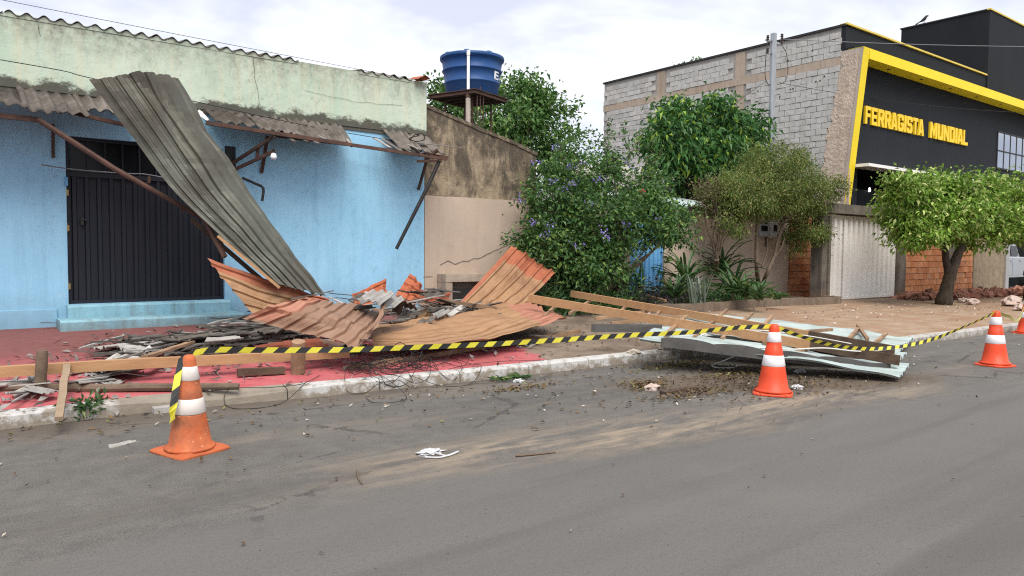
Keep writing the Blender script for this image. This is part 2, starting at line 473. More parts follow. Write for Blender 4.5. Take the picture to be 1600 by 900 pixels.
def mat_wall(name, ca, cb, streak, sk=.6, dirt=None, dz=None, stain_up=None, scale=1., bump=.25, chips=None, grime=None, low=None):
    """painted render: soft mottling, rain streaks, chips; dz=(z0,z1) splash dirt band near the ground"""
    t = NT(name, .85, .2)
    p = t.xyz(); v = t.vec()
    n1 = t.noise(v, .9 * scale, 6, .65); n2 = t.noise(v, 6 * scale, 6, .7)
    c = t.mix(t.ramp(n1, .3, .7), ca, cb)
    st = t.noise(t.vec(True, (7, 7, .5)), 1., 6, .7)
    c = t.mix(t.math('MULTIPLY', t.ramp(st, .48, .72), sk), c, streak)
    c = t.mix(t.math('MULTIPLY', t.ramp(n2, .55, .75), .25), c, tuple(x * .6 for x in ca))
    if dz:
        k = t.ramp(t.math('ADD', p['Z'], t.math('MULTIPLY', n2, .5)), dz[0] + .25, dz[1] + .25, 1, 0)
        c = t.mix(t.math('MULTIPLY', k, .55), c, dirt)
    if stain_up:
        z0, z1, cc, kk = stain_up
        sx = t.noise(t.vec(True, (3.2, 3.2, .8)), 1.6, 8, .72)
        k = t.ramp(t.math('ADD', p['Z'], t.math('MULTIPLY', t.math('SUBTRACT', sx, .5), (z1 - z0) * 2.2)), z0, z1)
        k = t.math('MULTIPLY', k, t.ramp(t.noise(v, 11, 7, .75), .3, .62))
        c = t.mix(t.math('MULTIPLY', k, kk), c, cc)
    if grime:
        gm = t.math('MULTIPLY', t.ramp(t.noise(t.vec(True, (1, 1, .7), (8, 1, 3)), 9 * scale, 9, .8), .52, .66), t.ramp(t.noise(t.vec(True, (1, 1, .45), (1, 9, 3)), 1.3, 5, .65), .38, .66))
        c = t.mix(t.math('MULTIPLY', gm, grime[1]), c, grime[0])
    if low:
        zl, hh, cl = low
        lx = t.noise(t.vec(True, (1.3, 1.3, 2)), 2.0, 9, .78)
        k = t.ramp(t.math('SUBTRACT', t.math('SUBTRACT', p['Z'], zl), t.math('MULTIPLY', t.math('SUBTRACT', lx, .24), hh)), -.02, .05, 1, 0)
        c = t.mix(t.math('MULTIPLY', k, .93), c, t.mix(t.noise(v, 20, 5, .7), cl, tuple(x * 3.2 for x in cl)))
    if chips:
        ch = t.noise(t.vec(True, (1, 1, 1), (2, 5, 8)), 4.5, 9, .78)
        ch = t.ramp(t.math('ADD', ch, t.ramp(p['Z'], .4, 1.7, .06, 0)), .665, .69)
        c = t.mix(ch, c, chips)
    t.col(c)
    t.bump(t.math('ADD', n2, t.math('MULTIPLY', t.noise(v, 45, 3, .6), .4)), bump, .012)
    return t
mat_wall('blue_paint', (.285, .555, .76), (.35, .615, .81), (.2, .41, .575), .5, (.15, .24, .3), (.45, .95), None, 1., .3, (.5, .6, .64), ((.12, .19, .24), .5))
mat_wall('step_paint', (.2, .40, .5), (.29, .50, .58), (.16, .2, .2), .6, (.15, .17, .16), (.4, .6), None, 2., .5, (.26, .25, .22))
mat_wall('green_paint', (.415, .525, .415), (.55, .615, .505), (.60, .555, .40), .65, None, None, (4.1, 4.7, (.12, .10, .075), .8), 1.2, .4, (.36, .34, .28), ((.17, .15, .11), .6), (3.56, .64, (.03, .027, .022)))
mat_wall('mould', (.028, .026, .022), (.09, .08, .065), (.2, .21, .15), .5, scale=5, bump=.8)
mat_wall('beige_paint', (.44, .35, .275), (.51, .41, .325), (.38, .29, .22), .4, (.2, .14, .1), (.35, .8), None, 1., .25, (.3, .2, .14))
def mat_raw():
    t = NT('raw_render', .95, .1)
    p = t.xyz(); v = t.vec()
    c = t.mix(t.ramp(t.noise(v, 3.5, 7, .7), .32, .68), (.2, .155, .105), (.42, .335, .235))
    stv = t.noise(t.vec(True, (1.7, 1.7, .8)), 1.5, 9, .75, .5)
    hi = t.ramp(p['Z'], 2.4, 4.2, .0, .14)
    c = t.mix(t.math('MULTIPLY', t.ramp(t.math('ADD', stv, hi), .47, .62), .88), c, t.mix(t.noise(v, 14, 6, .75), (.03, .026, .022), (.12, .1, .078)))
    c = t.mix(t.ramp(t.noise(t.vec(True, (1, 1, 1), (4, 2, 9)), 5, 9, .8), .62, .65), c, (.46, .38, .28))
    t.col(c); t.bump(t.math('ADD', t.noise(v, 8, 6, .75), t.noise(v, 40, 4, .7)), .7, .02)
mat_raw()
mat_wall('house_white', (.6, .58, .54), (.68, .66, .62), (.4, .36, .3), .4)
mat_wall('rough_plaster', (.42, .33, .26), (.6, .5, .41), (.3, .22, .17), .5, scale=4, bump=1.)
mat_wall('band_concrete', (.36, .285, .22), (.46, .38, .31), (.22, .17, .13), .6, scale=2)
mat_wall('smooth_plaster', (.4, .335, .28), (.5, .43, .37), (.3, .24, .2), .4, scale=2)
mat_wall('mortar', (.3, .285, .265), (.4, .38, .36), (.2, .18, .16), .4, scale=3)
mat_wall('brick_mortar', (.2, .115, .075), (.3, .17, .11), (.15, .09, .06), .4, scale=4)
mat_wall('old_concrete', (.085, .075, .062), (.2, .175, .145), (.05, .045, .04), .8, (.3, .15, .08), (.0, .6), None, 2.5, .6)
mat_wall('bed_edge', (.12, .09, .068), (.22, .165, .12), (.06, .05, .04), .6, scale=4, bump=.7)
mat_wall('pebble_dash', (.2, .16, .11), (.33, .26, .18), (.1, .09, .06), .6, None, None, None, 5, 1., (.12, .12, .06))
mat_wall('dark_front', (.0135, .0155, .0195), (.017, .0195, .024), (.022, .025, .03), .3, scale=1, bump=.1)
mat_wall('far_grey', (.3, .3, .3), (.4, .4, .4), (.2, .2, .2), .3)

def mat_block():
    t = NT('concrete_block', .92, .15)
    v = t.vec(); n1 = t.noise(v, 3, 6, .7); n2 = t.noise(v, 22, 5, .75)
    c = t.mix(t.ramp(n1, .3, .7), (.40, .39, .37), (.57, .56, .535))
    c = t.mix(t.math('MULTIPLY', t.ramp(n2, .5, .72), .45), c, (.24, .235, .225))
    st = t.noise(t.vec(True, (4, 4, .4)), 1., 5, .65)
    c = t.mix(t.math('MULTIPLY', t.ramp(st, .52, .75), .35), c, (.3, .25, .21))
    h = t.n.new('ShaderNodeHueSaturation'); t.l.new(c, h.inputs['Color'])
    t.l.new(t.ramp(t.island(), 0, 1, .82, 1.12), h.inputs['Value']); t.col(h.outputs[0])
    t.bump(n2, .5, .015)
mat_block()
def mat_brick():
    t = NT('clay_brick', .9, .15)
    v = t.vec(); n2 = t.noise(v, 16, 6, .75)
    c = t.mix(t.orand(), (.4, .14, .06), (.58, .27, .135))
    c = t.mix(t.math('MULTIPLY', t.ramp(n2, .48, .7), .5), c, (.2, .085, .05))
    c = t.mix(t.math('MULTIPLY', t.ramp(t.noise(v, 2.2, 7, .7), .5, .68), .6), c, (.36, .27, .2))
    t.col(c); t.bump(n2, .6, .015)
mat_brick()

simple('fibre_cement', (.075, .065, .056), (.19, .168, .148), 4, .92, .1, bump=.5, dirt=(.055, .045, .036), dk=.85, per_obj=.25)
simple('fibre_shard', (.24, .225, .205), (.4, .385, .36), 5, .9, .15, bump=.4, dirt=(.12, .105, .09), dk=.8, per_obj=.3)
simple('grey_slat', (.075, .066, .058), (.17, .155, .14), 7, .9, .15, bump=.6, stretch=(1, 6, 6), dirt=(.035, .03, .026), dk=.8, per_obj=.35)
simple('old_zinc', (.088, .092, .074), (.128, .13, .106), 2.2, .55, .4, .35, bump=.08, dirt=(.07, .054, .04), dk=.85, spots=(4, .03, (.06, .035, .025)))
simple('rusty_steel', (.075, .042, .032), (.14, .075, .055), 9, .75, .3, .2, bump=.3, dirt=(.04, .028, .024), dk=.7)
simple('black_steel', (.02, .02, .022), (.04, .036, .034), 9, .6, .35, .2, bump=.2)
simple('dark_gate', (.0055, .0075, .015), (.009, .012, .021), 3, .55, .4, .0, bump=.08, dirt=(.02, .018, .02), dk=.4, world=True, stretch=(3, 3, .6))
simple('glass_dark', (.004, .005, .006), (.007, .008, .009), 3, .3, .25, bump=0)
simple('brass', (.42, .3, .12), (.3, .2, .08), 20, .45, .5, .7, bump=.1)
simple('orange_sheet', (.285, .16, .08), (.36, .21, .112), 2.6, .55, .3, bump=.1, dirt=(.2, .105, .06), dk=.7, spots=(6, .022, (.08, .05, .035)))
simple('orange_end', (.3, .09, .045), (.38, .135, .07), 3, .55, .35, bump=.08, dirt=(.25, .08, .045), dk=.6)
simple('brown_sheet', (.22, .125, .08), (.285, .17, .115), 2.5, .55, .3, bump=.1, dirt=(.26, .18, .13), dk=.6, spots=(7, .03, (.4, .33, .27)))
simple('pink_sheet', (.33, .14, .09), (.39, .18, .12), 3, .55, .3, bump=.08, dirt=(.3, .14, .09), dk=.5)
simple('red_tile', (.32, .085, .038), (.42, .13, .06), 5, .7, .25, bump=.15, dirt=(.2, .06, .035), dk=.6)
simple('red_tile_dark', (.2, .055, .03), (.3, .085, .045), 5, .7, .25, bump=.15, dirt=(.1, .035, .025), dk=.6)
simple('green_white_sheet', (.32, .40, .39), (.46, .53, .51), 2.5, .5, .35, bump=.08, dirt=(.24, .25, .225), dk=.75, spots=(5, .025, (.1, .07, .05)))
simple('white_sheet', (.72, .72, .7), (.6, .6, .58), 5, .5, .4, bump=.05)
simple('grey_board', (.07, .067, .063), (.12, .115, .108), 6, .85, .2, bump=.4, dirt=(.07, .065, .06), dk=.7)
simple('new_timber', (.37, .205, .10), (.46, .275, .145), 3, .75, .25, bump=.3, stretch=(1, 6, 6), dirt=(.28, .15, .075), dk=.5, world=True)
simple('batten', (.27, .165, .095), (.36, .235, .145), 4, .8, .2, bump=.35, dirt=(.1, .07, .05), dk=.7, per_obj=.2)
simple('burnt_end', (.06, .042, .032), (.12, .08, .055), 6, .9, .15, bump=.4)
simple('old_timber', (.1, .072, .052), (.19, .14, .1), 5, .9, .15, bump=.6, dirt=(.05, .04, .032), dk=.8)
simple('dry_stick', (.25, .18, .12), (.33, .25, .17), 5, .85, .15, bump=.5, dirt=(.12, .085, .06), dk=.7)
simple('tank_blue', (.012, .058, .2), (.018, .075, .235), 2, .5, .3, bump=.04, dirt=(.05, .1, .2), dk=.35)
simple('tank_lid', (.05, .12, .26), (.065, .15, .3), 3, .45, .4, bump=.04)
simple('white_pvc', (.66, .66, .64), (.55, .54, .52), 6, .5, .4, bump=.05)
simple('white_mark', (.85, .86, .88), (.8, .81, .83), 6, .5, .4, bump=0)
simple('yellow_paint', (.80, .60, .004), (.84, .64, .006), 2, .5, .35, bump=.04)
simple('yellow_letter', (.86, .56, .008), (.9, .6, .012), 2, .45, .4, bump=.0)
simple('yellow_trim', (.6, .46, .06), (.66, .5, .1), 2, .5, .4, bump=.0)
simple('white_metal', (.74, .72, .68), (.8, .78, .75), 2, .5, .35, bump=.05, dirt=(.6, .5, .4), dk=.12, world=True, stretch=(1, 1, 1))
simple('blue_metal', (.12, .34, .62), (.17, .42, .7), 3, .5, .35, bump=.06, dirt=(.1, .22, .36), dk=.4)
simple('galvanised', (.33, .35, .37), (.43, .45, .47), 4, .5, .4, .5, bump=.05)
simple('ceramic', (.05, .03, .025), (.08, .05, .04), 4, .25, .5, bump=0)
simple('wire_black', (.012, .012, .012), (.025, .024, .023), 9, .6, .3, bump=0)
simple('wire_grey', (.16, .16, .17), (.22, .22, .23), 9, .6, .3, bump=0)
simple('wire_white', (.72, .7, .66), (.6, .58, .54), 9, .5, .3, bump=0)
simple('meter_grey', (.3, .31, .33), (.38, .39, .4), 9, .5, .3, bump=0)
simple('silver_paint', (.42, .44, .47), (.46, .48, .5), 3, .3, .6, .6, bump=0)
simple('tyre', (.018, .018, .018), (.03, .03, .03), 12, .85, .2, bump=.2)
simple('cone_old', (.47, .092, .026), (.56, .16, .06), 7, .65, .3, bump=.3, dirt=(.16, .07, .04), dk=.8, spots=(22, .12, (.62, .3, .18)))
simple('cone_old_base', (.36, .085, .03), (.46, .125, .05), 5, .75, .25, bump=.25, dirt=(.17, .08, .05), dk=.8)
simple('cone_new', (.66, .05, .012), (.72, .075, .02), 3, .5, .4, bump=.06, dirt=(.34, .055, .025), dk=.6, spots=(14, .1, (.75, .16, .09)))
simple('cone_white_old', (.62, .55, .5), (.72, .68, .64), 5, .5, .35, bump=.08, dirt=(.3, .22, .17), dk=.75, spots=(16, .1, (.42, .2, .12)))
simple('cone_white', (.74, .72, .74), (.8, .78, .8), 5, .4, .4, bump=.04, dirt=(.45, .4, .38), dk=.6)
simple('tape_yellow', (.56, .5, .03), (.64, .57, .06), 9, .4, .45, bump=0)
simple('tape_black', (.016, .016, .016), (.03, .03, .03), 9, .4, .45, bump=0)
simple('bark_dark', (.035, .026, .019), (.085, .066, .05), 9, .95, .1, bump=.9, stretch=(2, 2, .5))
simple('bark_light', (.14, .1, .07), (.25, .19, .14), 9, .95, .1, bump=.7, stretch=(2, 2, .5))
simple('soil', (.05, .035, .025), (.1, .07, .05), 8, 1., .05, bump=.9)
simple('bird_dark', (.05, .045, .042), (.09, .08, .07), 9, .8, .1, bump=.2)
simple('plastic_white', (.4, .41, .42), (.58, .58, .59), 9, .35, .4, bump=.1)
simple('rubble_red', (.26, .11, .075), (.42, .22, .16), 6, .95, .1, bump=.6, dirt=(.12, .075, .055), dk=.7, per_isl=.35)
simple('rubble_pale', (.42, .32, .27), (.56, .47, .42), 6, .95, .1, bump=.6, dirt=(.3, .18, .12), dk=.6)
simple('paper', (.36, .31, .24), (.55, .5, .43), 6, .9, .1, bump=.2, per_isl=.3)
simple('dry_leaf', (.08, .052, .028), (.155, .115, .065), 9, .9, .1, bump=.2, per_isl=.5)

def mat_lamp():
    t = NT('bulb_glass', .3, .5); t.col((.85, .85, .85))
def mat_led():
    t = NT('led_light', .5, .5); t.col((.9, .9, .9))
    t.b.inputs['Emission Color'].default_value = (1, 1, 1, 1); t.b.inputs['Emission Strength'].default_value = 2; t.m.cycles.emission_sampling = 'NONE'
mat_lamp(); mat_led()
def mat_glass():
    t = NT('window_glass', .06, .6); t.col((.36, .4, .46)); t.b.inputs['Metallic'].default_value = .75
mat_glass()
def leaf_mat(name, a, b, c=None, ck=.15, rough=.5, trans=.25):
    t = NT(name, rough, .4)
    r = t.island()
    v = t.mix(r, a, b)
    if c: v = t.mix(t.math('GREATER_THAN', t.math('FRACT', t.math('MULTIPLY', r, 7.31)), 1 - ck), v, c)
    n = t.ramp(t.noise(t.vec(), 1.4, 4, .6), .3, .7, .7, 1.3)
    h = t.n.new('ShaderNodeHueSaturation'); t.l.new(v, h.inputs['Color']); t.l.new(n, h.inputs['Value'])
    t.col(h.outputs[0])
    tr = t.n.new('ShaderNodeBsdfTranslucent'); t.l.new(h.outputs[0], tr.inputs['Color'])
    mx = t.n.new('ShaderNodeMixShader'); mx.inputs[0].default_value = trans
    t.l.new(t.b.outputs[0], mx.inputs[1]); t.l.new(tr.outputs[0], mx.inputs[2])
    t.l.new(mx.outputs[0], t.n['Material Output'].inputs['Surface'])
leaf_mat('leaf_duranta', (.04, .105, .03), (.085, .18, .042), (.19, .29, .06), .14)
leaf_mat('leaf_back', (.05, .13, .03), (.11, .22, .05), (.2, .31, .08), .16)
leaf_mat('leaf_mango', (.035, .11, .028), (.075, .19, .045), (.27, .4, .05), .13)
leaf_mat('leaf_ficus', (.09, .19, .018), (.23, .37, .05), (.46, .52, .18), .2)
leaf_mat('leaf_fine', (.075, .125, .022), (.15, .2, .04), (.3, .27, .1), .15)
leaf_mat('leaf_brownish', (.12, .12, .05), (.2, .16, .08), (.12, .07, .04), .3)
leaf_mat('leaf_strap', (.028, .075, .022), (.07, .15, .042), (.2, .25, .07), .1)
leaf_mat('leaf_snake', (.14, .18, .14), (.26, .3, .24), (.08, .12, .07), .3)
leaf_mat('leaf_purple', (.028, .018, .026), (.055, .04, .045), (.045, .07, .03), .3)
leaf_mat('leaf_fallen', (.12, .13, .03), (.25, .24, .06), (.2, .12, .05), .4)
leaf_mat('flower_violet', (.14, .11, .36), (.22, .18, .48), (.34, .3, .6), .3)

# ================================================================== setting
mb = MB().add([(-400, -300, -.03), (400, -300, -.03), (400, 400, -.03), (-400, 400, -.03)], [(0, 1, 2, 3)])
tag(mb.build('ground', 'soil', origin=(0, 0, -.03)), kind='structure')

xs = [-120, -60, -30, -15] + list(np.linspace(-8, 24, 65)) + [26, 28, 30, 34, 38, 45, 60, 90, 160]
rows = []
for k in range(9):
    rows.append([(x, -45 + (Yk(x) + .06 + 45) * (k / 8) ** .45, 0.0) for x in xs])
tag(MB().grid(rows).build('road', 'asphalt', origin=(0, 0, 0)), kind='structure')

xs = list(np.linspace(-9, 24, 150)) + list(np.linspace(24.5, 60, 45))
rows = []
for k in range(25):
    row = []
    for x in xs:
        y = Yk(x) + .13 + (12.3 - Yk(x) - .13) * k / 24
        row.append((x, y, zs(x, y) + .012 * nz(x * .8, y * .8) - (.04 if x > 45 else 0)))
    rows.append(row)
rows.insert(0, [(p[0], p[1], -.05) for p in rows[0]])
tag(MB().grid(rows).build('pavement', 'pavement', origin=(0, 0, 0)), kind='structure')

kerb = bpy.data.objects.new('kerb', None); COL.objects.link(kerb); kerb['kind'] = 'structure'
x = -8.0
while x < 34:
    L = .98
    a = (x + .006, x + L - .006)
    b = MB(); n = 5; low = 1.0
    sec = []
    for i in range(n):
        xx = a[0] + (a[1] - a[0]) * i / (n - 1); y0 = Yk(xx) + .006 * nz(xx * 3, 1)
        ramp = 1 - .42 * max(0, 1 - abs(xx - 2.15) / .95)
        h = (.125 + .006 * nz(xx * 2.2, 5)) * ramp
        sec.append([(xx, y0 - .012, -.04), (xx, y0, h - .022), (xx, y0 + .02, h), (xx, y0 + .135, zs(xx, Yk(xx) + .135) + .006), (xx, y0 + .135, -.04)])
    b.grid(sec); k0 = len(b.v)
    b.f.append(tuple(range(5))); b.m.append(0); b.f.append(tuple(reversed(range(k0 - 5, k0)))); b.m.append(0)
    b.build('kerb_stone', 'kerb_stone', kerb)
    x += L

# ================================================================== blue shop
FY = 12.0
shop = thing('shop_building', (3, 13, .35), 'light blue shop with pale green mouldy parapet and dark metal gate', 'building')
DX0, DX1, DZ0, DZ1 = 1.46, 3.58, .72, 3.05
w = MB()
xl, xr = -7., 7.18
# front wall round the gate opening, finely gridded so that the plaster can be slightly uneven
def wall_grid(mb_, x0, x1, z0, z1, y, st=.35, amp=.006):
    nx, nzz = max(1, int((x1 - x0) / st)), max(1, int((z1 - z0) / st))
    mb_.grid([[(x0 + (x1 - x0) * i / nx, y + amp * nz((x0 + (x1 - x0) * i / nx) * 1.3, (z0 + (z1 - z0) * j / nzz) * 1.3), z0 + (z1 - z0) * j / nzz)
               for i in range(nx + 1)] for j in range(nzz + 1)])
wall_grid(w, xl, DX0, .2, 3.56, FY); wall_grid(w, DX1, xr, .2, 3.56, FY)
wall_grid(w, DX0, DX1, DZ1, 3.56, FY); wall_grid(w, DX0, DX1, .2, DZ0, FY)
w.box(DX0 - .01, DX0, FY + .002, FY + .3, DZ0, DZ1).box(DX1, DX1 + .01, FY + .002, FY + .3, DZ0, DZ1)
w.box(DX0 - .02, DX1 + .02, FY + .002, FY + .3, DZ1, DZ1 + .01).box(DX0 - .02, DX1 + .02, FY + .002, FY + .35, DZ0 - .02, DZ0)
w.box(xr - .005, xr, FY + .002, 18, .2, 3.56).box(xl, xr, 17.9, 18, .2, 4.2).box(xl, xl + .1, FY + .01, 18, .2, 3.56)
w.build('wall', 'blue_paint', shop)
# plinth line along the base left of the gate
MB().box(xl, DX0 - .14, FY - .03, FY - .007, .25, .665).rough(.004, 4).build('plinth', 'blue_paint', shop, bevel=.008)
pp = MB()
wall_grid(pp, xl, xr + .03, 3.62, 4.56, FY - .03, .3, .007)
pp.box(xl, xr + .03, FY - .018, FY + .12, 3.56, 4.56).box(xl, xr + .03, FY - .03, FY + .12, 4.56, 4.575)
pp.box(xr - .1, xr + .03, FY + .12, 18, 3.56, 4.4)
pp.build('parapet', 'green_paint', shop)
# cracks in the parapet: thin sunken lines
def crack(pts, y, name, parent, r=.006, m='mould'):
    q = []
    for i in range(len(pts) - 1):
        for k in range(6):
            t = k / 6; p = lerp(pts[i], pts[i + 1], t)
            q.append((p.x + .02 * nz(p.x * 9, p.z * 9), y, p.z + .02 * nz(p.x * 9, p.z * 9, 4)))
    b = MB()
    for i in range(len(q) - 1):
        ww = r * (.6 + .6 * abs(nz(i * .7, q[i][0])))
        a, c = V3(q[i]), V3(q[i + 1]); d = (c - a).normalized(); s_ = Vector((-d.z, 0, d.x)) * ww
        b.add([a - s_, c - s_, c + s_, a + s_], [(0, 1, 2, 3)])
    return b.build(name, m, parent)
crack([(4.03, 12, 4.54), (4.07, 12, 4.13), (4.13, 12, 3.94), (4.11, 12, 3.68)], FY - .0405, 'crack', shop, .004)
crack([(4.88, 12, 4.12), (5.16, 12, 4.09), (5.86, 12, 4.05), (6.87, 12, 4.11)], FY - .0405, 'crack', shop, .003)
crack([(1.18, 12, 4.47), (1.2, 12, 4.32)], FY - .0405, 'crack', shop, .004)
# gate
gate = MB().box(DX0, DX0 + .05, FY + .06, FY + .12, DZ0, DZ1).box(DX1 - .05, DX1, FY + .06, FY + .12, DZ0, DZ1) \
    .box(DX0 + .05, DX1 - .05, FY + .06, FY + .12, DZ1 - .05, DZ1).box(DX0 + .05, DX1 - .05, FY + .06, FY + .12, DZ0, DZ0 + .05) \
    .box(DX0 + .05, DX1 - .05, FY + .06, FY + .12, 2.5, 2.56).build('gate', 'dark_gate', shop)
NS = 13; sw = (DX1 - DX0 - .1) / NS
pr_ = [(0, 0), (.12, 0), (.2, -.03), (.5, -.03), (.58, 0), (1, 0)]
sl = MB(); zz0, zz1 = DZ0 + .05, 2.5
for i in range(len(pr_) - 1):
    (a, ya), (c, yc) = pr_[i], pr_[i + 1]
    sl.add([(a * sw, ya, zz0), (c * sw, yc, zz0), (c * sw, yc, zz1), (a * sw, ya, zz1)], [(0, 1, 2, 3)])
sl_me = None
for k in range(NS):
    if sl_me is None:
        sl.v = [(p[0] + DX0 + .05, p[1] + FY + .1, p[2]) for p in sl.v]
        s0 = sl.build('gate_slat', 'dark_gate', gate); sl_me = s0
    else:
        c = s0.copy(); COL.objects.link(c); c.parent = gate; c.location = (k * sw, 0, 0)
for k in range(1, 9):
    xx = DX0 + .05 + (DX1 - DX0 - .1) * k / 9
    MB().box(xx - .01, xx + .01, FY + .075, FY + .105, 2.56, DZ1 - .05).build('transom_bar', 'dark_gate', gate)
for k in range(9):
    a = DX0 + .05 + (DX1 - DX0 - .1) * k / 9; c = a + (DX1 - DX0 - .1) / 9
    MB().box(a + .012, c - .012, FY + .11, FY + .114, 2.56, DZ1 - .05).build('transom_pane', 'glass_dark', gate)
for zc in (2.28, 1.79, .98):
    hb = MB().box(DX0 - .025, DX0 + .03, FY + .02, FY + .06, zc - .05, zc + .03).tube([(DX0 + .0, FY + .03, zc - .07), (DX0 + .0, FY + .03, zc + .07)], .012)
    hb.build('hinge', 'brass', gate)
MB().box(DX0 + .17, DX0 + .21, FY + .03, FY + .075, 1.83, 1.93).tube([(DX0 + .19, FY + .03, 1.9), (DX0 + .25, FY + .03, 1.9)], .012).build('lock', 'black_steel', gate)
MB().box(DX0 - .02, DX0 + .02, FY - .02, FY - .008, 2.36, 2.48).build('switch_plate', 'blue_metal', shop)
# two worn steps under the gate
def slab(x0, x1, y0, y1, z0, z1, nx=16, amp=.012):
    b = MB(); ring = []
    for i in range(nx + 1):
        xx = x0 + (x1 - x0) * i / nx; w1 = amp * nz(xx * 3, z1); w2 = amp * nz(xx * 3, z1, 5)
        ring.append([(xx, y0 + w1 * .6, z0), (xx, y0 + w1, z1 - .03), (xx, y0 + .03 + w1, z1 + w2 * .5), (xx, y1, z1 + w2 * .3)])
    b.grid(ring); m = len(b.v)
    b.f.append((0, 1, 2, 3)); b.m.append(0); b.f.append((m - 4, m - 1, m - 2, m - 3)); b.m.append(0)
    for xe in (x0 + .001, x1 - .001): b.add([(xe, y0 + .02, z0), (xe, y1, z0), (xe, y1, z1 - .004), (xe, y0 + .02, z1 - .02)], [(0, 1, 2, 3)])
    return b
slab(1.3, 3.72, 11.52, FY + .01, .3, .535).build('step', 'step_paint', shop)
slab(1.43, 3.62, 11.86, FY + .01, .5, .715).build('step', 'step_paint', shop)
# small dark window right of the gate
wd = MB().box(3.60, 3.76, FY - .02, FY - .008, 2.72, 3.1).build('window', 'black_steel', shop)
MB().box(3.62, 3.74, FY - .026, FY - .021, 2.75, 3.07).build('pane', 'glass_dark', wd)
# fibre-cement roof sheets whose wavy edge shows over the parapet
def roof_sheet(x0, x1, k):
    c = [[(x0, 11.945, 4.59 + .008 * nz(k)), (x1, 11.945, 4.59 + .008 * nz(k + .5))], [(x0, 13.1, 4.74), (x1, 13.1, 4.74)]]
    sheet(c, 'wave', .2, .03, 6, .009, .004, seed=k).build('roof_sheet', 'fibre_cement', shop, smooth=True)
for a_, c_ in ((-3.2, 4.78), (5.84, 6.9)):
    mf = MB(); n_ = int((c_ - a_) / .025); lo_r, hi_r = [], []
    for i in range(n_ + 1):
        xx = a_ + (c_ - a_) * i / n_; k_ = (xx + 3.2) % 1.0 if a_ < 0 else xx - 5.84
        lo_r.append((xx, FY - .038, 4.53)); hi_r.append((xx, FY - .038 + .004 * nz(xx * 9), 4.588 + max(-.02, .029 * math.sin(2 * math.pi * k_ / .2)) - .012))
    mf.grid([lo_r, hi_r, [(p[0], FY + .1, p[2]) for p in hi_r]]).build('mortar_fill', 'green_paint', shop)
for k, (a, c) in enumerate([(-3.2, -2.22), (-2.2, -1.22), (-1.2, -.22), (-.2, .78), (.8, 1.78), (1.8, 2.78), (2.8, 3.78), (3.8, 4.78), (5.84, 6.9)]):
    roof_sheet(a, c, k)
ct = MB()
for j in range(2):
    ct.grid([[(6.93 + .2 * (i / 8) + .06 * j, y, 4.575 + .03 * j + .05 * math.sin(math.pi * i / 8) + (y - 11.8) * .12) for i in range(9)] for y in (11.8, 12.0, 12.2)])
ct.build('ridge_tile', 'red_tile', shop)
MB().box(xl + .1, xr - .1, 12.2, 17.9, 4.2, 4.3).build('roof_deck', 'fibre_cement', shop)

# ================================================================== boundary wall, side panel and gates to the right
side = thing('side_wall', (8.5, 12.1, .4), 'tall weathered wall section with bare render above beige paint, sloping top', 'wall')
sw_ = MB()
prof = [(7.19, 4.17), (7.7, 4.04), (8.2, 3.92), (8.8, 3.78), (9.25, 3.68), (9.86, 3.5)]
stain = [2.54, 2.52, 2.53, 2.52, 2.54, 2.52]
for i in range(5):
    (xa, za), (xb, zb) = prof[i], prof[i + 1]
    sw_.grid([[(xa + (xb - xa) * k / 4, FY + .03 + .012 * nz(xa + k, j * .7), stain[i] + (za + (zb - za) * k / 4 - stain[i]) * j / 5) for k in range(5)] for j in range(6)])
sw_.prism([(p[0], FY + .045, p[1]) for p in prof] + [(9.86, FY + .045, .2), (7.19, FY + .045, .2)], (0, .14, 0))
sw_.build('bare_render', 'raw_render', side)
lo = MB(); lo.grid([[(7.19 + (9.86 - 7.19) * i / 12, FY + .004 * nz(i, j), .2 + 2.33 * j / 10 + (.012 * nz(i * 2.2) if j == 10 else 0)) for i in range(13)] for j in range(11)])
lo.grid([[(7.19 + (9.86 - 7.19) * i / 12, FY + yy, 2.53 + .012 * nz(i * 2.2)) for i in range(13)] for yy in (0, .03)])
lo.build('painted_render', 'beige_paint', side)
cb = MB()
for i in range(22):
    t = i / 21; xx = 7.2 + 2.6 * t; zz = float(np.interp(xx, [p[0] for p in prof], [p[1] for p in prof]))
    r = .05 + .025 * rnd.random()
    cb.obox((xx, FY + .11, zz + .012), (.07 + .02 * rnd.random(), 0, -.018), (0, .1, 0), (.004, 0, r * .55))
cb.rough(.012, 9).build('coping', 'raw_render', side)
crack([(7.52, 11.98, 1.23), (7.69, 11.98, 1.31), (7.87, 11.98, 1.26), (8.21, 11.98, 1.33), (8.46, 11.98, 1.38), (8.74, 11.98, 1.49), (9.22, 11.98, 1.67), (9.51, 11.98, 1.8)], FY - .008, 'crack', side, .008, 'old_concrete')
crack([(7.16, 11.98, 1.02), (7.41, 11.98, 1.02)], FY - .008, 'crack', side, .006, 'old_concrete')

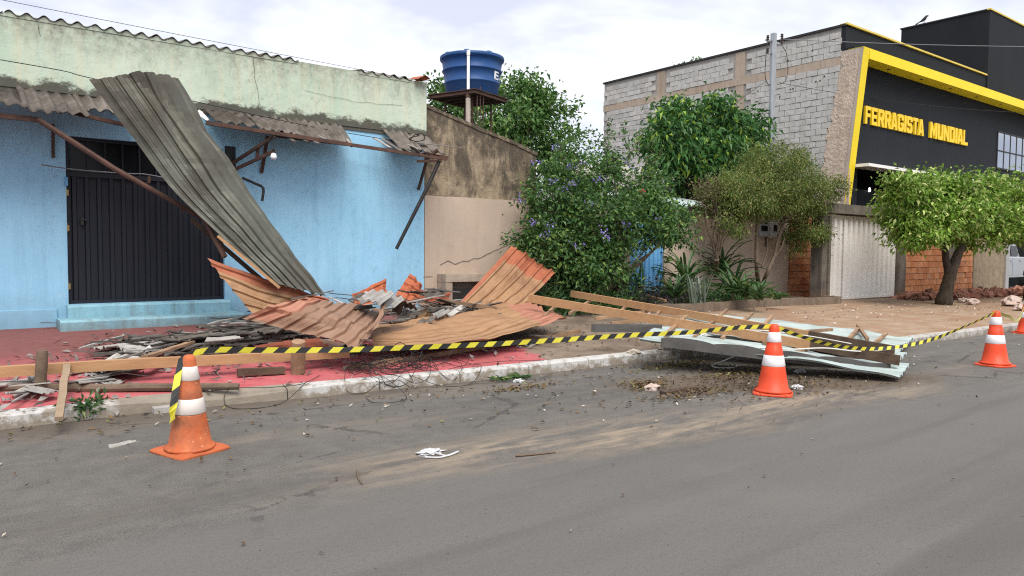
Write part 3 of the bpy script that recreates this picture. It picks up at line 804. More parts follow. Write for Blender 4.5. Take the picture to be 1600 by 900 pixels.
bw = thing('boundary_wall', (14.5, 12.1, .35), 'low beige painted boundary wall behind the flower bed', 'wall')
def bwseg(x0, x1, z1):
    b = MB(); nn = max(2, int((x1 - x0) / .5))
    b.grid([[(x0 + (x1 - x0) * i / nn, FY + .005 * nz(x0 + i, j), .1 + (z1 - .1 + .02 * nz(x0 + i * .7)) * j / 6) for i in range(nn + 1)] for j in range(7)])
    b.box(x0, x1, FY + .012, FY + .15, .1, z1 - .03)
    return b
bwseg(9.87, 12.66, 2.45).build('wall_panel', 'beige_paint', bw)
bwseg(13.82, 19.08, 2.5).build('wall_panel', 'beige_paint', bw)
cp = MB()
for x0, x1 in ((9.9, 12.6), (13.84, 19.05)):
    cp.box(x0, x1, FY - .02, FY + .17, 2.49, 2.54)
cp.rough(.012, 3).build('coping', 'raw_render', bw)
# blue gate
bg = thing('blue_gate', (13.2, 12.05, .4), 'sky blue ribbed metal gate half hidden behind the flowering bush', 'gate')
MB().box(12.68, 12.73, FY + .02, FY + .07, .45, 2.4).box(13.76, 13.81, FY + .02, FY + .07, .45, 2.4).box(12.73, 13.76, FY + .02, FY + .07, 2.35, 2.4).box(12.73, 13.76, FY + .02, FY + .07, .5, .55).build('frame', 'blue_metal', bg)
g0 = None
for k in range(7):
    x0 = 12.73 + k * 1.03 / 7; w7 = 1.03 / 7
    if g0 is None:
        b = MB()
        for (a, ya), (c, yc) in zip(pr_[:-1], pr_[1:]):
            b.add([(x0 + a * w7, FY + .05 + ya, .55), (x0 + c * w7, FY + .05 + yc, .55), (x0 + c * w7, FY + .05 + yc, 2.35), (x0 + a * w7, FY + .05 + ya, 2.35)], [(0, 1, 2, 3)])
        g0 = b.build('slat', 'blue_metal', bg)
    else:
        c = g0.copy(); COL.objects.link(c); c.parent = bg; c.location = (k * w7, 0, 0)
# meter boxes
mt = thing('meter_box', (17.66, 11.9, 1.95), 'grey electricity meter box on the beige wall, left of the white one', 'meter')
MB().box(17.45, 17.88, 11.85, 11.98, 1.95, 2.29).build('case', 'meter_grey', mt, bevel=.015)
MB().box(17.52, 17.8, 11.842, 11.849, 2.1, 2.24).build('dial', 'glass_dark', mt)
mt = thing('meter_box', (18.13, 11.9, 1.93), 'white electricity meter box on the beige wall, right of the grey one', 'meter')
MB().box(17.97, 18.3, 11.83, 11.98, 1.93, 2.34).build('case', 'white_pvc', mt, bevel=.015)
MB().box(18.05, 18.22, 11.822, 11.829, 2.1, 2.27).build('dial', 'glass_dark', mt)
MB().tube([(17.92, 11.96, 2.5), (17.92, 11.96, 1.9), (17.93, 11.96, 1.7)], .03).build('conduit', 'old_concrete', mt)

# old concrete gas or water cabinet at the foot of the side wall
cab = thing('meter_cabinet', (7.95, 11.8, .42), 'small weathered concrete cabinet at the foot of the side wall', 'cabinet')
cbm = MB().box(7.47, 7.62, 11.7, 11.99, .3, .93).box(8.25, 8.36, 11.7, 11.99, .3, .93).box(7.465, 8.365, 11.695, 11.99, .931, 1.07).box(7.63, 8.24, 11.9, 11.98, .3, .93)
cbm.rough(.012, 5).build('frame', 'band_concrete', cab)
MB().box(7.63, 8.24, 11.76, 11.78, .42, .8).build('door', 'black_steel', cab)

# ---- brick pier, posts, white gate
GY = 10.9
def bricks(parent, x0, x1, y, z0, z1, bl=.29, bh=.19, jt=.014, n_=(1, 0)):
    """running-bond bricks as single objects; n_ = direction of the wall run"""
    cache = {}
    r = 0; z = z0
    while z + bh <= z1 + .02:
        xx = x0 - (bl / 2 if r % 2 else 0)
        while xx < x1 - .03:
            a, c = max(xx, x0), min(xx + bl - jt, x1)
            if c - a > .05:
                key = (round(c - a, 2), rnd.randrange(3))
                if key not in cache:
                    L = (c - a) / 2
                    b = MB()
                    b.box(-L, L, -.03, .05, 0, bh - jt)
                    b.v = [tuple(V3(p) + Vector((rnd.uniform(-.006, .006), rnd.uniform(-.006, .004), rnd.uniform(-.005, .005)))) for p in b.v]
                    me = bpy.data.meshes.new('brick'); me.from_pydata(b.v, [], b.f); me.materials.append(MATS['clay_brick']); cache[key] = me
                o = bpy.data.objects.new('brick', cache[key]); COL.objects.link(o); o.parent = parent
                o.location = Vector(((a + c) / 2, y + rnd.uniform(-.012, .008), z)) - wloc(parent)
            xx += bl
        z += bh; r += 1
pier = thing('brick_pier', (19.7, 12, .25), 'narrow red brick wall piece between beige wall and white gate', 'wall')
MB().box(19.09, 20.3, FY + .0, FY + .15, .1, 2.66).build('mortar_core', 'brick_mortar', pier)
bricks(pier, 19.1, 20.3, FY, .24, 2.62)
gp = thing('white_gate', (20.9, GY, .2), 'white ribbed sheet metal gate in concrete posts under a lintel', 'gate')
GX0, GX1 = 18.98, 22.95
MB().box(18.6, 18.86, GY - .18, GY + .15, .1, 2.55).rough(.02, 2.5).build('post', 'old_concrete', gp)
MB().box(18.87, 18.97, GY - .22, GY + .02, .1, 2.52).rough(.01, 2.5).build('post', 'old_concrete', gp)
MB().box(GX1 + .05, GX1 + .5, GY - .12, GY + .12, .0, 2.6).rough(.015, 2.5).build('post', 'old_concrete', gp)
ln = MB(); ln.box(18.5, 23.5, GY - .2, GY + .3, 2.6, 2.86).rough(.015, 2.).build('lintel', 'old_concrete', gp)
MB().box(GX0, GX0 + .06, GY - .03, GY + .03, .27, 2.56).box(GX1 - .05, GX1, GY - .03, GY + .03, .22, 2.56).box(GX0 + .06, GX1 - .05, GY - .03, GY + .03, 2.5, 2.56).box(GX0 + .06, GX1 - .05, GY - .03, GY + .03, .24, .31).build('frame', 'white_metal', gp)
pw_ = [(0, .1), (.46, .1), (.5, 0), (.96, 0), (1, .1)]; NG = 14; wg = (GX1 - GX0 - .11) / NG; g1 = None
for k in range(NG):
    x0 = GX0 + .06
    if g1 is None:
        b = MB()
        for (a, ya), (c, yc) in zip(pw_[:-1], pw_[1:]):
            b.add([(x0 + a * wg, GY - .03 + ya, .31), (x0 + c * wg, GY - .03 + yc, .31), (x0 + c * wg, GY - .03 + yc, 2.5), (x0 + a * wg, GY - .03 + ya, 2.5)], [(0, 1, 2, 3)])
        g1 = b.build('slat', 'white_metal', gp)
    else:
        c = g1.copy(); COL.objects.link(c); c.parent = gp; c.location = (k * wg, 0, 0)
MB().box(GX0 + .2, GX0 + .26, GY - .07, GY - .035, 1.38, 1.52).tube([(GX0 + .23, GY - .07, 1.47), (GX0 + .36, GY - .07, 1.47)], .012).build('handle', 'galvanised', gp)
MB().box(GX0 + .95, GX0 + .99, GY - .05, GY - .032, .32, 2.5).build('leaf_edge', 'white_metal', gp)

rw = thing('brick_wall', (26.3, GY, .1), 'low red brick wall with concrete end behind the clipped tree', 'wall')
MB().box(23.46, 28.6, GY + .0, GY + .12, .0, 2.35).build('mortar_core', 'brick_mortar', rw)
bricks(rw, 23.47, 28.55, GY, .16, 2.35)
MB().box(28.6, 31.3, GY - .05, GY + .16, .0, 2.35).rough(.015, 3).build('render_panel', 'pebble_dash', rw)
MB().box(31.31, 31.62, GY - .1, GY + .15, .0, 2.7).build('end_post', 'far_grey', rw)
sp = MB().grid([[(26.5 + .2 * i + (.12 * nz(j * 2.1) if i in (0, 5) else 0), GY - .05 - .012 * nz(i, j), 1.1 + .22 * j + .15 * nz(i * .9, 3)) for i in range(6)] for j in range(6)])
sp.build('render_patch', 'old_concrete', rw)

# raised bed edge
bed = thing('flower_bed', (13.8, 10.7, .36), 'raised planting bed with a low concrete edge before the beige wall', 'flower bed')
edge_pts = [(11.0, 10.9), (11.25, 10.2), (11.8, 9.85), (13.0, 9.8), (14.6, 9.95), (16.2, 10.05), (18.3, 10.1), (18.4, 10.6)]
eb = MB(); ring = []
for i in range(40):
    p = interp_pts([(q[0], q[1], 0) for q in edge_pts], i / 39)
    q2 = interp_pts([(q[0], q[1], 0) for q in edge_pts], min(1, i / 39 + .02)); d = (q2 - p); 
    if d.length < 1e-6: d = Vector((0, 1, 0))
    d.normalize(); s_ = Vector((-d.y, d.x, 0)) * .09
    g = zs(p.x, p.y); h = g + .17 + .02 * nz(i * .6)
    ring.append([(p.x - s_.x * -1, p.y + s_.y, h), (p.x - s_.x, p.y - s_.y, h), (p.x - s_.x, p.y - s_.y, g - .05)])
    ring[-1].append((p.x + s_.x, p.y + s_.y, g - .05)); ring[-1].append(ring[-1][0])
eb.grid(ring).rough(.012, 4).build('edging', 'bed_edge', bed)
so = MB(); xs_ = np.linspace(11.1, 18.35, 30)
def bed_front(x_):
    return float(np.interp(x_, [q[0] for q in edge_pts[:-1]], [q[1] for q in edge_pts[:-1]])) + .05
so.grid([[(xx, bed_front(xx) + (11.95 - bed_front(xx)) * j / 8, zs(xx, 11) + .1 + .04 * nz(xx * 2, j)) for xx in xs_] for j in range(9)])
so.build('soil', 'soil', bed)

simple('shop_glass', (.004, .005, .006), (.006, .007, .008), 3, .6, .05, bump=0)
# ================================================================== hardware store with the block side wall
SX, SY, BY = 23.71, 13.05, 24.2
store = thing('store_building', (30, 18, .1), 'black and yellow store with raw concrete block side wall', 'building')
# side wall: mortar core, beams and columns, single blocks
MB().box(SX + .02, SX + .2, SY + .1, BY, .0, 8.93).build('side_wall', 'mortar', store)
MB().box(SX - .02, SX + .03, 13.3, BY + .02, 7.70, 7.97).rough(.012, 2.).build('ring_beam', 'band_concrete', store)
for yc in (20.9, 17.1):
    MB().box(SX - .012, SX + .03, yc - .2, yc + .2, 7.97, 8.9).rough(.008, 2.5).build('column', 'band_concrete', store)
MB().box(SX - .012, SX + .03, 16.92, 17.28, 4.2, 7.70).rough(.008, 2.5).build('column', 'band_concrete', store)
MB().box(SX - .05, SX + .3, SY + .0, BY + .05, 8.93, 9.0).build('coping', 'black_steel', store)
blk, cache = [], {}
def in_col(a, c, upper):
    for yc in ((20.9, 17.1) if upper else (17.1,)):
        if c > yc - .2 and a < yc + .2: return True
    return False
def blk_rows(z0, z1, upper):
    z, r = z0, 0
    while z + .19 <= z1 + .02:
        yend = 13.06 + (7.95 - z) * .175 if not upper else SY + .12
        yend += .05 * nz(z * 7)
        y = BY - (.2 if r % 2 else 0)
        y += .0
        while y > yend + .08:
            a, c = max(y - .39, yend), min(y, BY)
            if c - a > .1 and not in_col(a + .02, c - .02, upper): blk.append((a, c, z + rnd.uniform(-.004, .004)))
            y -= .4
        z += .2; r += 1
blk_rows(7.98, 8.93, True); blk_rows(4.1, 7.69, False)
def nearness(b):
    return abs(b[0] - 13.0) * .9 + (0 if b[2] > 5.2 else (6.5 if b[0] > 16 else 1.5))
blk.sort(key=nearness)
rest = MB()
for i, (a, c, z) in enumerate(blk):
    L = (c - a) / 2; dx = rnd.uniform(-.008, .008); hz = .19 - (0.004)
    if i < 300:
        key = (round(L, 2), rnd.randrange(3))
        if key not in cache:
            b = MB().box(-.025, .04, -L + .004, L - .004, 0, hz)
            b.v = [tuple(V3(p) + Vector((rnd.uniform(-.005, .005), rnd.uniform(-.006, .006), rnd.uniform(-.006, .006)))) for p in b.v]
            me = bpy.data.meshes.new('concrete_block'); me.from_pydata(b.v, [], b.f); me.materials.append(MATS['concrete_block']); cache[key] = me
        o = bpy.data.objects.new('concrete_block', cache[key]); COL.objects.link(o); o.parent = store
        o.location = Vector((SX + dx, (a + c) / 2, z)) - wloc(store)
    else:
        rest.box(SX - .025 + dx, SX + .04, a + .004, c - .004, z, z + hz)
        for k in range(-8, 0):
            rest.v[k] = tuple(V3(rest.v[k]) + Vector((rnd.uniform(-.004, .004), rnd.uniform(-.006, .006), rnd.uniform(-.006, .006))))
tag(rest.build('block_courses', 'concrete_block', store), kind='stuff')
# holes in a few blocks: black discs on the face, shade put into colour
hl = MB()
for q in ((13.9, 7.3), (14.05, 7.3), (14.9, 7.2), (15.0, 7.2), (15.4, 7.0), (13.75, 7.42), (16.3, 7.35), (17.9, 7.3), (18.1, 7.3), (19.9, 7.28), (14.2, 8.35), (15.1, 8.2)):
    hl.tube([(SX - .037, q[0], q[1]), (SX - .03, q[0], q[1])], .028, 7)
hl.build('block_hole_dark', 'black_steel', store)
# rough plaster strip beside the slanted frame
rp = MB(); pts = []
for j in range(130):
    z = 3.0 + (8.0 - 3.0) * j / 129
    yf = 12.93 - (z - 3.23) * .104 + .12; yb = 13.12 + (7.95 - z) * .178
    pts.append([(SX - .03 - .02 * abs(nz(i * .9 + z * .6, z * 7.1)) - .014 * abs(nz(i * 2.1, z * 21)), yf + (yb + .12 * nz(z * 4.) + .06 * nz(z * 13.) - yf) * i / 19, z) for i in range(20)])
rp.grid(pts); rp.box(SX + .0, SX + .05, 12.8, 13.9, 3.0, 8.0)
rp.build('rough_plaster', 'rough_plaster', store)
# slanted yellow frame: leg and top beam
leg = MB(); A = (12.42, 8.13); B = (12.93, 3.0)
leg.prism([(SX - .02, A[0] + .012, A[1] - .002), (SX - .02, B[0] + .012, B[1]), (SX - .02, 13.2, B[1]), (SX - .02, 13.2, A[1] - .002)], (.37, 0, 0))
fr = leg.build('frame_leg', 'smooth_plaster', store)
MB().prism([(SX - .025, A[0], A[1]), (SX - .025, B[0], B[1]), (SX + .34, B[0], B[1]), (SX + .34, A[0], A[1])], (0, .011, 0)).build('yellow_face', 'yellow_paint', fr)
fb = MB().box(SX + .35, 52, 12.42, 12.96, 7.80, 8.13).box(SX - .025, SX + .35, 12.435, 12.96, 8.131, 8.14).build('frame_beam', 'yellow_paint', store)
MB().box(SX - .02, 52, 12.75, 13.06, 8.141, 8.2).build('beam_cap', 'dark_front', store)
for k in range(5):
    xx = 25.9 + k * 2.4
    MB().tube([(xx, 12.7, 7.794), (xx, 12.7, 7.799)], .07, 10).build('downlight', 'black_steel', fb)
# dark front
MB().box(SX + .3, 52, 12.97, 13.2, 4.5, 7.80).build('front_wall', 'dark_front', store)
MB().box(SX - .015, 34.86, SY, SY + .15, 7.9, 8.96).build('parapet', 'dark_front', store)
MB().box(SX - .04, 34.86, SY - .06, SY + .2, 8.961, 9.02).build('parapet_trim', 'yellow_trim', store)
MB().box(34.9, 52, 13.0, 16.6, 7.9, 11.66).build('upper_volume', 'dark_front', store)
MB().box(34.86, 52.05, 12.96, 13.1, 11.661, 11.72).build('upper_trim', 'yellow_trim', store)
MB().box(34.86, 52.05, 13.101, 16.64, 11.661, 11.715).build('upper_roof', 'black_steel', store)
MB().box(SX + .3, 52, 13.3, 24, 8.6, 8.7).build('roof', 'fibre_cement', store)
MB().box(SX + .36, 52, 15.8, 15.9, 0, 4.5).box(SX + .3, 52, 13.2, 15.9, 4.5, 4.55).box(SX + .3, 52, 13.0, 15.9, .05, .1).build('shop_interior', 'dark_front', store)
for k in range(5):
    x0 = 24.4 + k * 5.6
    MB().box(x0 - .15, x0 + .15, 12.975, 13.19, .1, 4.45).build('front_column', 'dark_front', store)
for k in range(4):
    x0 = 24.6 + k * 5.6
    MB().box(x0, x0 + 5.2, 13.12, 13.14, .1, 3.7).build('shop_glass', 'shop_glass', store)
MB().tube([(25.6, 13.09, 3.72), (25.6, 13.07, 3.72)], .07, 12).build('interior_lamp', 'led_light', store)
MB().box(24.08, 40, 12.35, 12.95, 4.36, 4.46).build('marquee', 'white_metal', store)
# big window
wn_ = MB()
WX0, WX1, WZ0, WZ1 = 36.05, 40.3, 5.2, 6.8
wn_.box(WX0, WX1, 12.93, 12.968, WZ1 - .06, WZ1).box(WX0, WX1, 12.93, 12.968, WZ0, WZ0 + .06)
for k in range(7):
    xx = WX0 + (WX1 - WX0 - .06) * k / 6
    wn_.box(xx, xx + .06, 12.935, 12.968, WZ0 + .06, WZ1 - .06)
wn_.box(WX0, WX1, 12.928, 12.967, 5.95, 6.0)
wf = wn_.build('window', 'black_steel', store)
for k in range(6):
    a = WX0 + (WX1 - WX0 - .06) * k / 6 + .06; c = WX0 + (WX1 - WX0 - .06) * (k + 1) / 6
    for z0, z1 in ((WZ0 + .06, 5.95), (6.0, WZ1 - .06)):
        MB().box(a, c, 12.95, 12.955, z0, z1).build('pane', 'window_glass', wf)
# raised letters
def letter_mesh(ch, x0, x1, z0, z1, y, depth, off=.03):
    cu = bpy.data.curves.new('t', 'FONT'); cu.body = ch; cu.extrude = .05; cu.offset = off; cu.resolution_u = 4
    o = bpy.data.objects.new('t', cu); COL.objects.link(o)
    bpy.context.view_layer.update()
    me = bpy.data.meshes.new_from_object(o.evaluated_get(bpy.context.evaluated_depsgraph_get()))
    bpy.data.objects.remove(o); bpy.data.curves.remove(cu)
    n = len(me.vertices); co = np.zeros(n * 3); me.vertices.foreach_get('co', co); co = co.reshape(-1, 3)
    lo, hi = co.min(0), co.max(0)
    out = np.zeros_like(co)
    out[:, 0] = x0 + (co[:, 0] - lo[0]) / (hi[0] - lo[0]) * (x1 - x0)
    out[:, 2] = z0 + (co[:, 1] - lo[1]) / (hi[1] - lo[1]) * (z1 - z0)
    out[:, 1] = y - (co[:, 2] - lo[2]) / (hi[2] - lo[2]) * depth
    return me, out
def letter_polys(c):
    a, b = .33, .2
    bx = lambda x0, x1, y0, y1: [(x0, y0), (x1, y0), (x1, y1), (x0, y1)]
    ring = {'top': [(a, 1 - b), (1 - a, 1 - b), (1, .86), (.84, 1), (a, 1)], 'bot': [(a, 0), (.84, 0), (1, .14), (1 - a, b), (a, b)]}
    if c == 'I': return [bx(0, 1, 0, 1)]
    if c == 'F': return [bx(0, a, 0, 1), bx(a, 1, 1 - b, 1), bx(a, .88, .4, .4 + b)]
    if c == 'E': return [bx(0, a, 0, 1), bx(a, 1, 1 - b, 1), bx(a, .9, .4, .4 + b), bx(a, 1, 0, b)]
    if c == 'L': return [bx(0, a, 0, 1), bx(a, 1, 0, b)]
    if c == 'T': return [bx(0, 1, 1 - b, 1), bx(.5 - a / 2, .5 + a / 2, 0, 1 - b)]
    if c == 'U': return [bx(0, a, .2, 1), bx(1 - a, 1, .2, 1), [(0, .2), (0, .12), (.14, 0), (.86, 0), (1, .12), (1, .2)]]
    if c == 'D': return [bx(0, a, 0, 1), ring['top'], ring['bot'], [(1 - a, b), (1, .14), (1, .86), (1 - a, 1 - b)]]
    if c == 'G': return [[(0, .14), (a, b), (a, 1 - b), (0, .86)], [(.16, 1), (0, .86), (a, 1 - b), (1 - a, 1 - b), (1, .86), (.84, 1)], [(0, .14), (.16, 0), (.84, 0), (1, .14), (1 - a, b), (a, b)],
                         [(1 - a, b), (1, .14), (1, .52), (1 - a, .52)], bx(.52, 1 - a, .36, .52), [(1 - a, .66), (1, .66), (1, .86), (1 - a, 1 - b)]]
    if c == 'S': return [[(.14, 1), (0, .88), (0, 1 - b), (1, 1 - b), (1, .88), (.86, 1)], bx(0, a, .6, 1 - b), [(0, .6), (.06, .48), (.2, .4), (1, .4), (.94, .52), (.8, .6)], bx(1 - a, 1, b, .4), [(0, b), (0, .12), (.14, 0), (.86, 0), (1, .12), (1, b)], bx(1 - a, 1, .68, 1 - b), bx(0, a, b, .31)]
    if c == 'R': return [bx(0, a, 0, 1), ring['top'], [(1 - a, .56), (1, .5), (1, .86), (1 - a, 1 - b)], [(a, .38), (.88, .38), (1, .5), (1 - a, .56), (a, .56)], [(.42, .38), (.68, 0), (1.03, 0), (.8, .38)]]
    if c == 'A': return [[(-.02, 0), (.31, 0), (.5, .74), (.5, 1), (.29, 1)], [(1.02, 0), (.71, 1), (.5, 1), (.5, .74), (.69, 0)], [(.36, .17), (.64, .17), (.595, .34), (.405, .34)]]
    if c == 'M': return [bx(0, .25, 0, 1), bx(.75, 1, 0, 1), [(.25, 1), (.25, .55), (.5, 0), (.5, .42)], [(.75, 1), (.5, .42), (.5, 0), (.75, .55)]]
    if c == 'N': return [bx(0, a - .03, 0, 1), bx(1.03 - a, 1, 0, 1), [(a - .03, 1), (a - .03, .55), (1.03 - a, 0), (1.03 - a, .45)]]
def word(txt, x0, x1, z0, z1, y, parent, mat, gap=.05):
    wd_ = [.36 if c == 'I' else (1.25 if c == 'M' else (.9 if c in 'FLTE' else 1.)) for c in txt]
    tot = sum(wd_); u = (x1 - x0 - gap * (len(txt) - 1)) / tot; x = x0
    for c, w_ in zip(txt, wd_):
        b_ = MB()
        for poly in letter_polys(c):
            b_.prism([(x + px_ * w_ * u, y, z0 + pz_ * (z1 - z0)) for px_, pz_ in poly], (0, -.07, 0))
        b_.build('letter_' + c.lower(), mat, parent)
        x += w_ * u + gap
sign = thing('sign_lettering', (28.8, 12.95, 5.88), 'raised yellow capital letters reading FERRAGISTA MUNDIAL on black wall', 'sign')
word('FERRAGISTA', 24.82, 29.1, 5.88, 6.47, 12.965, sign, 'yellow_letter')
word('MUNDIAL', 29.62, 32.95, 5.88, 6.47, 12.965, sign, 'yellow_letter')
# bird on the upper trim
bird = thing('bird', (34.9, 15.65, 11.72), 'small dark bird perched on the upper store roof edge', 'bird')
bb = MB(); 
bb.tube([(34.9, 15.83, 11.80), (34.9, 15.72, 11.84), (34.9, 15.62, 11.89), (34.9, 15.56, 11.96), (34.9, 15.53, 12.0), (34.9, 15.47, 12.0), (34.9, 15.43, 11.985)], [.015, .05, .075, .06, .045, .035, .006], 8)
bb.build('body', 'bird_dark', bird, smooth=True)
MB().tube([(34.9, 15.66, 11.83), (34.9, 15.66, 11.715)], .008, 5).tube([(34.9, 15.61, 11.83), (34.9, 15.6, 11.715)], .008, 5).build('legs', 'bird_dark', bird)
MB().prism([(34.86, 15.76, 11.83), (34.94, 15.76, 11.83), (34.95, 15.98, 11.73), (34.85, 15.98, 11.73)], (0, 0, .012)).build('tail', 'bird_dark', bird)

# ================================================================== water tank on its stand
TX, TY = 9.95, 14.5
stand = thing('tank_stand', (TX, TY, 0), 'rusty steel stand carrying the blue water tank behind the wall', 'stand')
pl = MB()
_a = R(20)
ux, uy = Vector((math.cos(_a), math.sin(_a), 0)), Vector((-math.sin(_a), math.cos(_a), 0))
cc = Vector((TX - .1, TY, 5.0))
for t in (-.62, .62):
    pl.obox(cc + uy * t, ux * .66, uy * .03, (0, 0, .03)); pl.obox(cc + ux * t, ux * .03, uy * .58, (0, 0, .03))
for t in (-.45, -.15, .15, .45):
    pl.obox(cc + ux * t + Vector((0, 0, .01)), ux * .03, uy * .58, (0, 0, .02))
pl.obox(cc + Vector((0, 0, .05)), ux * .68, uy * .68, (0, 0, .008))
pl.build('platform', 'rusty_steel', stand)
for i, j in ((-1, -1), (1, -1), (1, 1), (-1, 1)):
    p = cc + ux * .38 * i + uy * .38 * j
    MB().bar((p.x, p.y, 4.95), (p.x, p.y, 0), .035, .035, (1, 0, 0)).build('leg', 'rusty_steel', stand)
for k in range(3):
    p = cc - ux * (.5 - .12 * k) - uy * .6
    MB().tube([(p.x, p.y, 5.15 if k == 1 else 4.95), (p.x, p.y, 4.2)], .012, 6).build('hanging_rod', 'rusty_steel', stand)
tank = thing('water_tank', (TX, TY, 5.07), 'round blue plastic water tank on a rusty stand above the wall', 'water tank')
prof = [(.58, 0), (.6, .02), (.625, .24), (.65, .26), (.655, .28), (.635, .30), (.66, .52), (.69, .54), (.695, .56), (.67, .58), (.695, .78), (.735, .80), (.745, .83), (.74, .86)]
MB().lathe([(r, z + 5.07) for r, z in prof], 48, (TX, TY, 0)).build('body', 'tank_blue', tank, smooth=True)
lid = MB().lathe([(.745, 5.932), (.74, 5.95), (.6, 5.985), (.42, 6.0), (.40, 6.03), (.1, 6.045)], 48, (TX, TY, 0))
for k in range(8):
    t = 2 * math.pi * k / 8
    lid.bar((TX + .2 * math.cos(t), TY + .2 * math.sin(t), 6.0), (TX + .7 * math.cos(t), TY + .7 * math.sin(t), 5.965), .1, .035)
lid.build('lid', 'tank_lid', tank, smooth=False)
# white mark on the side, bent round the tank
def tank_letter(ch, a0, a1, z0, z1):
    me, co = letter_mesh(ch, 0, 1, z0, z1, 0, .004, .03)
    out = np.zeros_like(co)
    for i, (x_, y_, z_) in enumerate(co):
        a = a0 + (a1 - a0) * x_; r = float(np.interp(z_ - 5.07, [.30, .52, .58, .78], [.637, .662, .672, .697])) + .004 - y_
        out[i] = (TX + r * math.cos(a), TY + r * math.sin(a), z_)
    me.vertices.foreach_set('co', (out - np.array(wloc(tank))).ravel()); me.materials.clear(); me.materials.append(MATS['white_mark']); me.update()
    o = bpy.data.objects.new('printed_letter', me); COL.objects.link(o); o.parent = tank
_va = math.atan2(-TY, -TX)
tank_letter('E', _va + R(50), _va + R(66), 5.40, 5.58)
tank_letter('-', _va + R(69), _va + R(76), 5.42, 5.46)
# overflow pipe
pp_ = Vector((TX, TY, 0)) + Vector((math.cos(_va + R(-6)), math.sin(_va + R(-6)), 0)) * .79
pv = thing('water_pipe', (pp_.x, pp_.y, 0), 'white plastic pipe rising in front of the blue water tank', 'pipe')
MB().tube([(pp_.x, pp_.y, 0), (pp_.x, pp_.y, 5.86)], .033, 10).build('riser', 'white_pvc', pv, smooth=True)
MB().tube([(pp_.x, pp_.y, 5.82), (pp_.x, pp_.y, 5.9), (TX, TY, 5.905)], .042, 10).build('elbow', 'white_pvc', pv)
MB().tube([(pp_.x, pp_.y, 4.9), (pp_.x, pp_.y, 4.96)], .06, 10).build('clamp', 'rusty_steel', pv)
MB().tube([(pp_.x, pp_.y, 3.2), (pp_.x, pp_.y, 4.88)], .055, 10).build('sleeve', 'smooth_plaster', pv)

# ================================================================== steel service pole
pole = thing('service_pole', (21.1, 14.0, 0), 'galvanised square steel service pole before the block wall', 'utility pole')
MB().box(21.03, 21.17, 13.93, 14.07, 0, 8.42).build('post', 'galvanised', pole)
MB().tube([(20.98, 13.93, 0), (20.98, 13.93, 8.2)], .045, 8).build('conduit', 'galvanised', pole)
MB().box(20.7, 21.5, 13.97, 14.03, 8.12, 8.18).build('crossbar', 'galvanised', pole)
for i, (xx, zz) in enumerate(((20.72, 8.18), (20.72, 7.78), (21.48, 8.18), (21.48, 8.36))):
    MB().lathe([(.02, 0), (.05, .02), (.03, .05), (.055, .08), (.03, .11), (.05, .14), (.02, .16)], 10, (xx, 13.95, zz - .05)).build('insulator', 'ceramic', pole)
MB().box(20.7, 21.03, 13.98, 14.02, 7.74, 7.79).build('bracket', 'galvanised', pole)
def wire(name, a, b, sag, label, r=.008, m='wire_black', n=24, pts=None):
    q = []
    for i in range(n + 1):
        t = i / n; p = lerp(a, b, t); p.z -= sag * 4 * t * (1 - t); q.append(p)
    return tag(MB().tube(q, r, 5).build(name, m), label, 'wire')
wire('overhead_wire', (21.48, 13.95, 8.3), (44, -3.0, 9.2), .5, 'pale overhead wire running right from the service pole top', .012, 'wire_grey')
wire('overhead_wire', (21.3, 13.9, 6.9), (40, 9.5, 7.6), .4, 'thin dark overhead wire crossing the yellow beam', .008)
wire('roof_wire', (-6, 11.6, 4.86), (9.8, 12.4, 4.66), .05, 'thin cable strung along the wavy roof edge of blue shop', .004)
lp = [(20.72, 13.95, 8.1), (20.6, 13.92, 7.6), (20.55, 13.9, 7.0), (20.75, 13.9, 6.75), (20.9, 13.93, 6.8)]
tag(MB().tube([interp_pts(lp, i / 20) for i in range(21)], .012, 5).build('drop_cable', 'wire_black'), 'slack black cable looping down the service pole', 'wire')
lp = [(21.48, 13.95, 8.1), (21.75, 13.95, 7.9), (21.85, 13.95, 7.4), (21.7, 13.95, 7.0), (21.3, 13.95, 6.85)]
tag(MB().tube([interp_pts(lp, i / 20) for i in range(21)], .01, 5).build('drop_cable', 'wire_black'), 'thin cable loop hanging right of the service pole', 'wire')
lp = [(20.6, 13.9, 6.85), (19.2, 14.2, 5.9), (18.3, 14.5, 5.1)]
tag(MB().tube([interp_pts(lp, i / 12) for i in range(13)], .008, 5).build('drop_cable', 'wire_black'), 'thin cable slanting down left of the service pole into trees', 'wire')

# ================================================================== small house behind the beige wall
hs = thing('house', (17.5, 16.4, 0), 'small white house with pale roof half hidden by trees', 'house')
MB().box(15.2, 21.0, 15.2, 19, 0, 3.35).build('wall', 'house_white', hs)
sheet([[(15.0, 14.7, 3.35), (21.2, 14.7, 3.35)], [(15.0, 17.2, 4.0), (21.2, 17.2, 4.0)]], 'wave', .25, .03, 4, .02, .01).build('roof', 'fibre_shard', hs)
MB().box(15.2, 21, 17.3, 17.45, 3.3, 4.35).build('gable', 'house_white', hs)
cr = thing('lean_to_shelter', (15.6, 13.4, 0), 'pale green-white corrugated lean-to shelter behind the bush', 'shelter')
sheet([[(13.6, 12.6, 2.72), (17.2, 12.6, 2.72)], [(13.6, 14.6, 3.12), (17.2, 14.6, 3.12)]], 'wave', .2, .025, 4, .01, .01).build('roof_sheet', 'green_white_sheet', cr)
for xx in (13.7, 15.4, 17.1):
    MB().box(xx - .05, xx + .05, 12.7, 12.8, 0, 2.7).build('post', 'old_timber', cr)

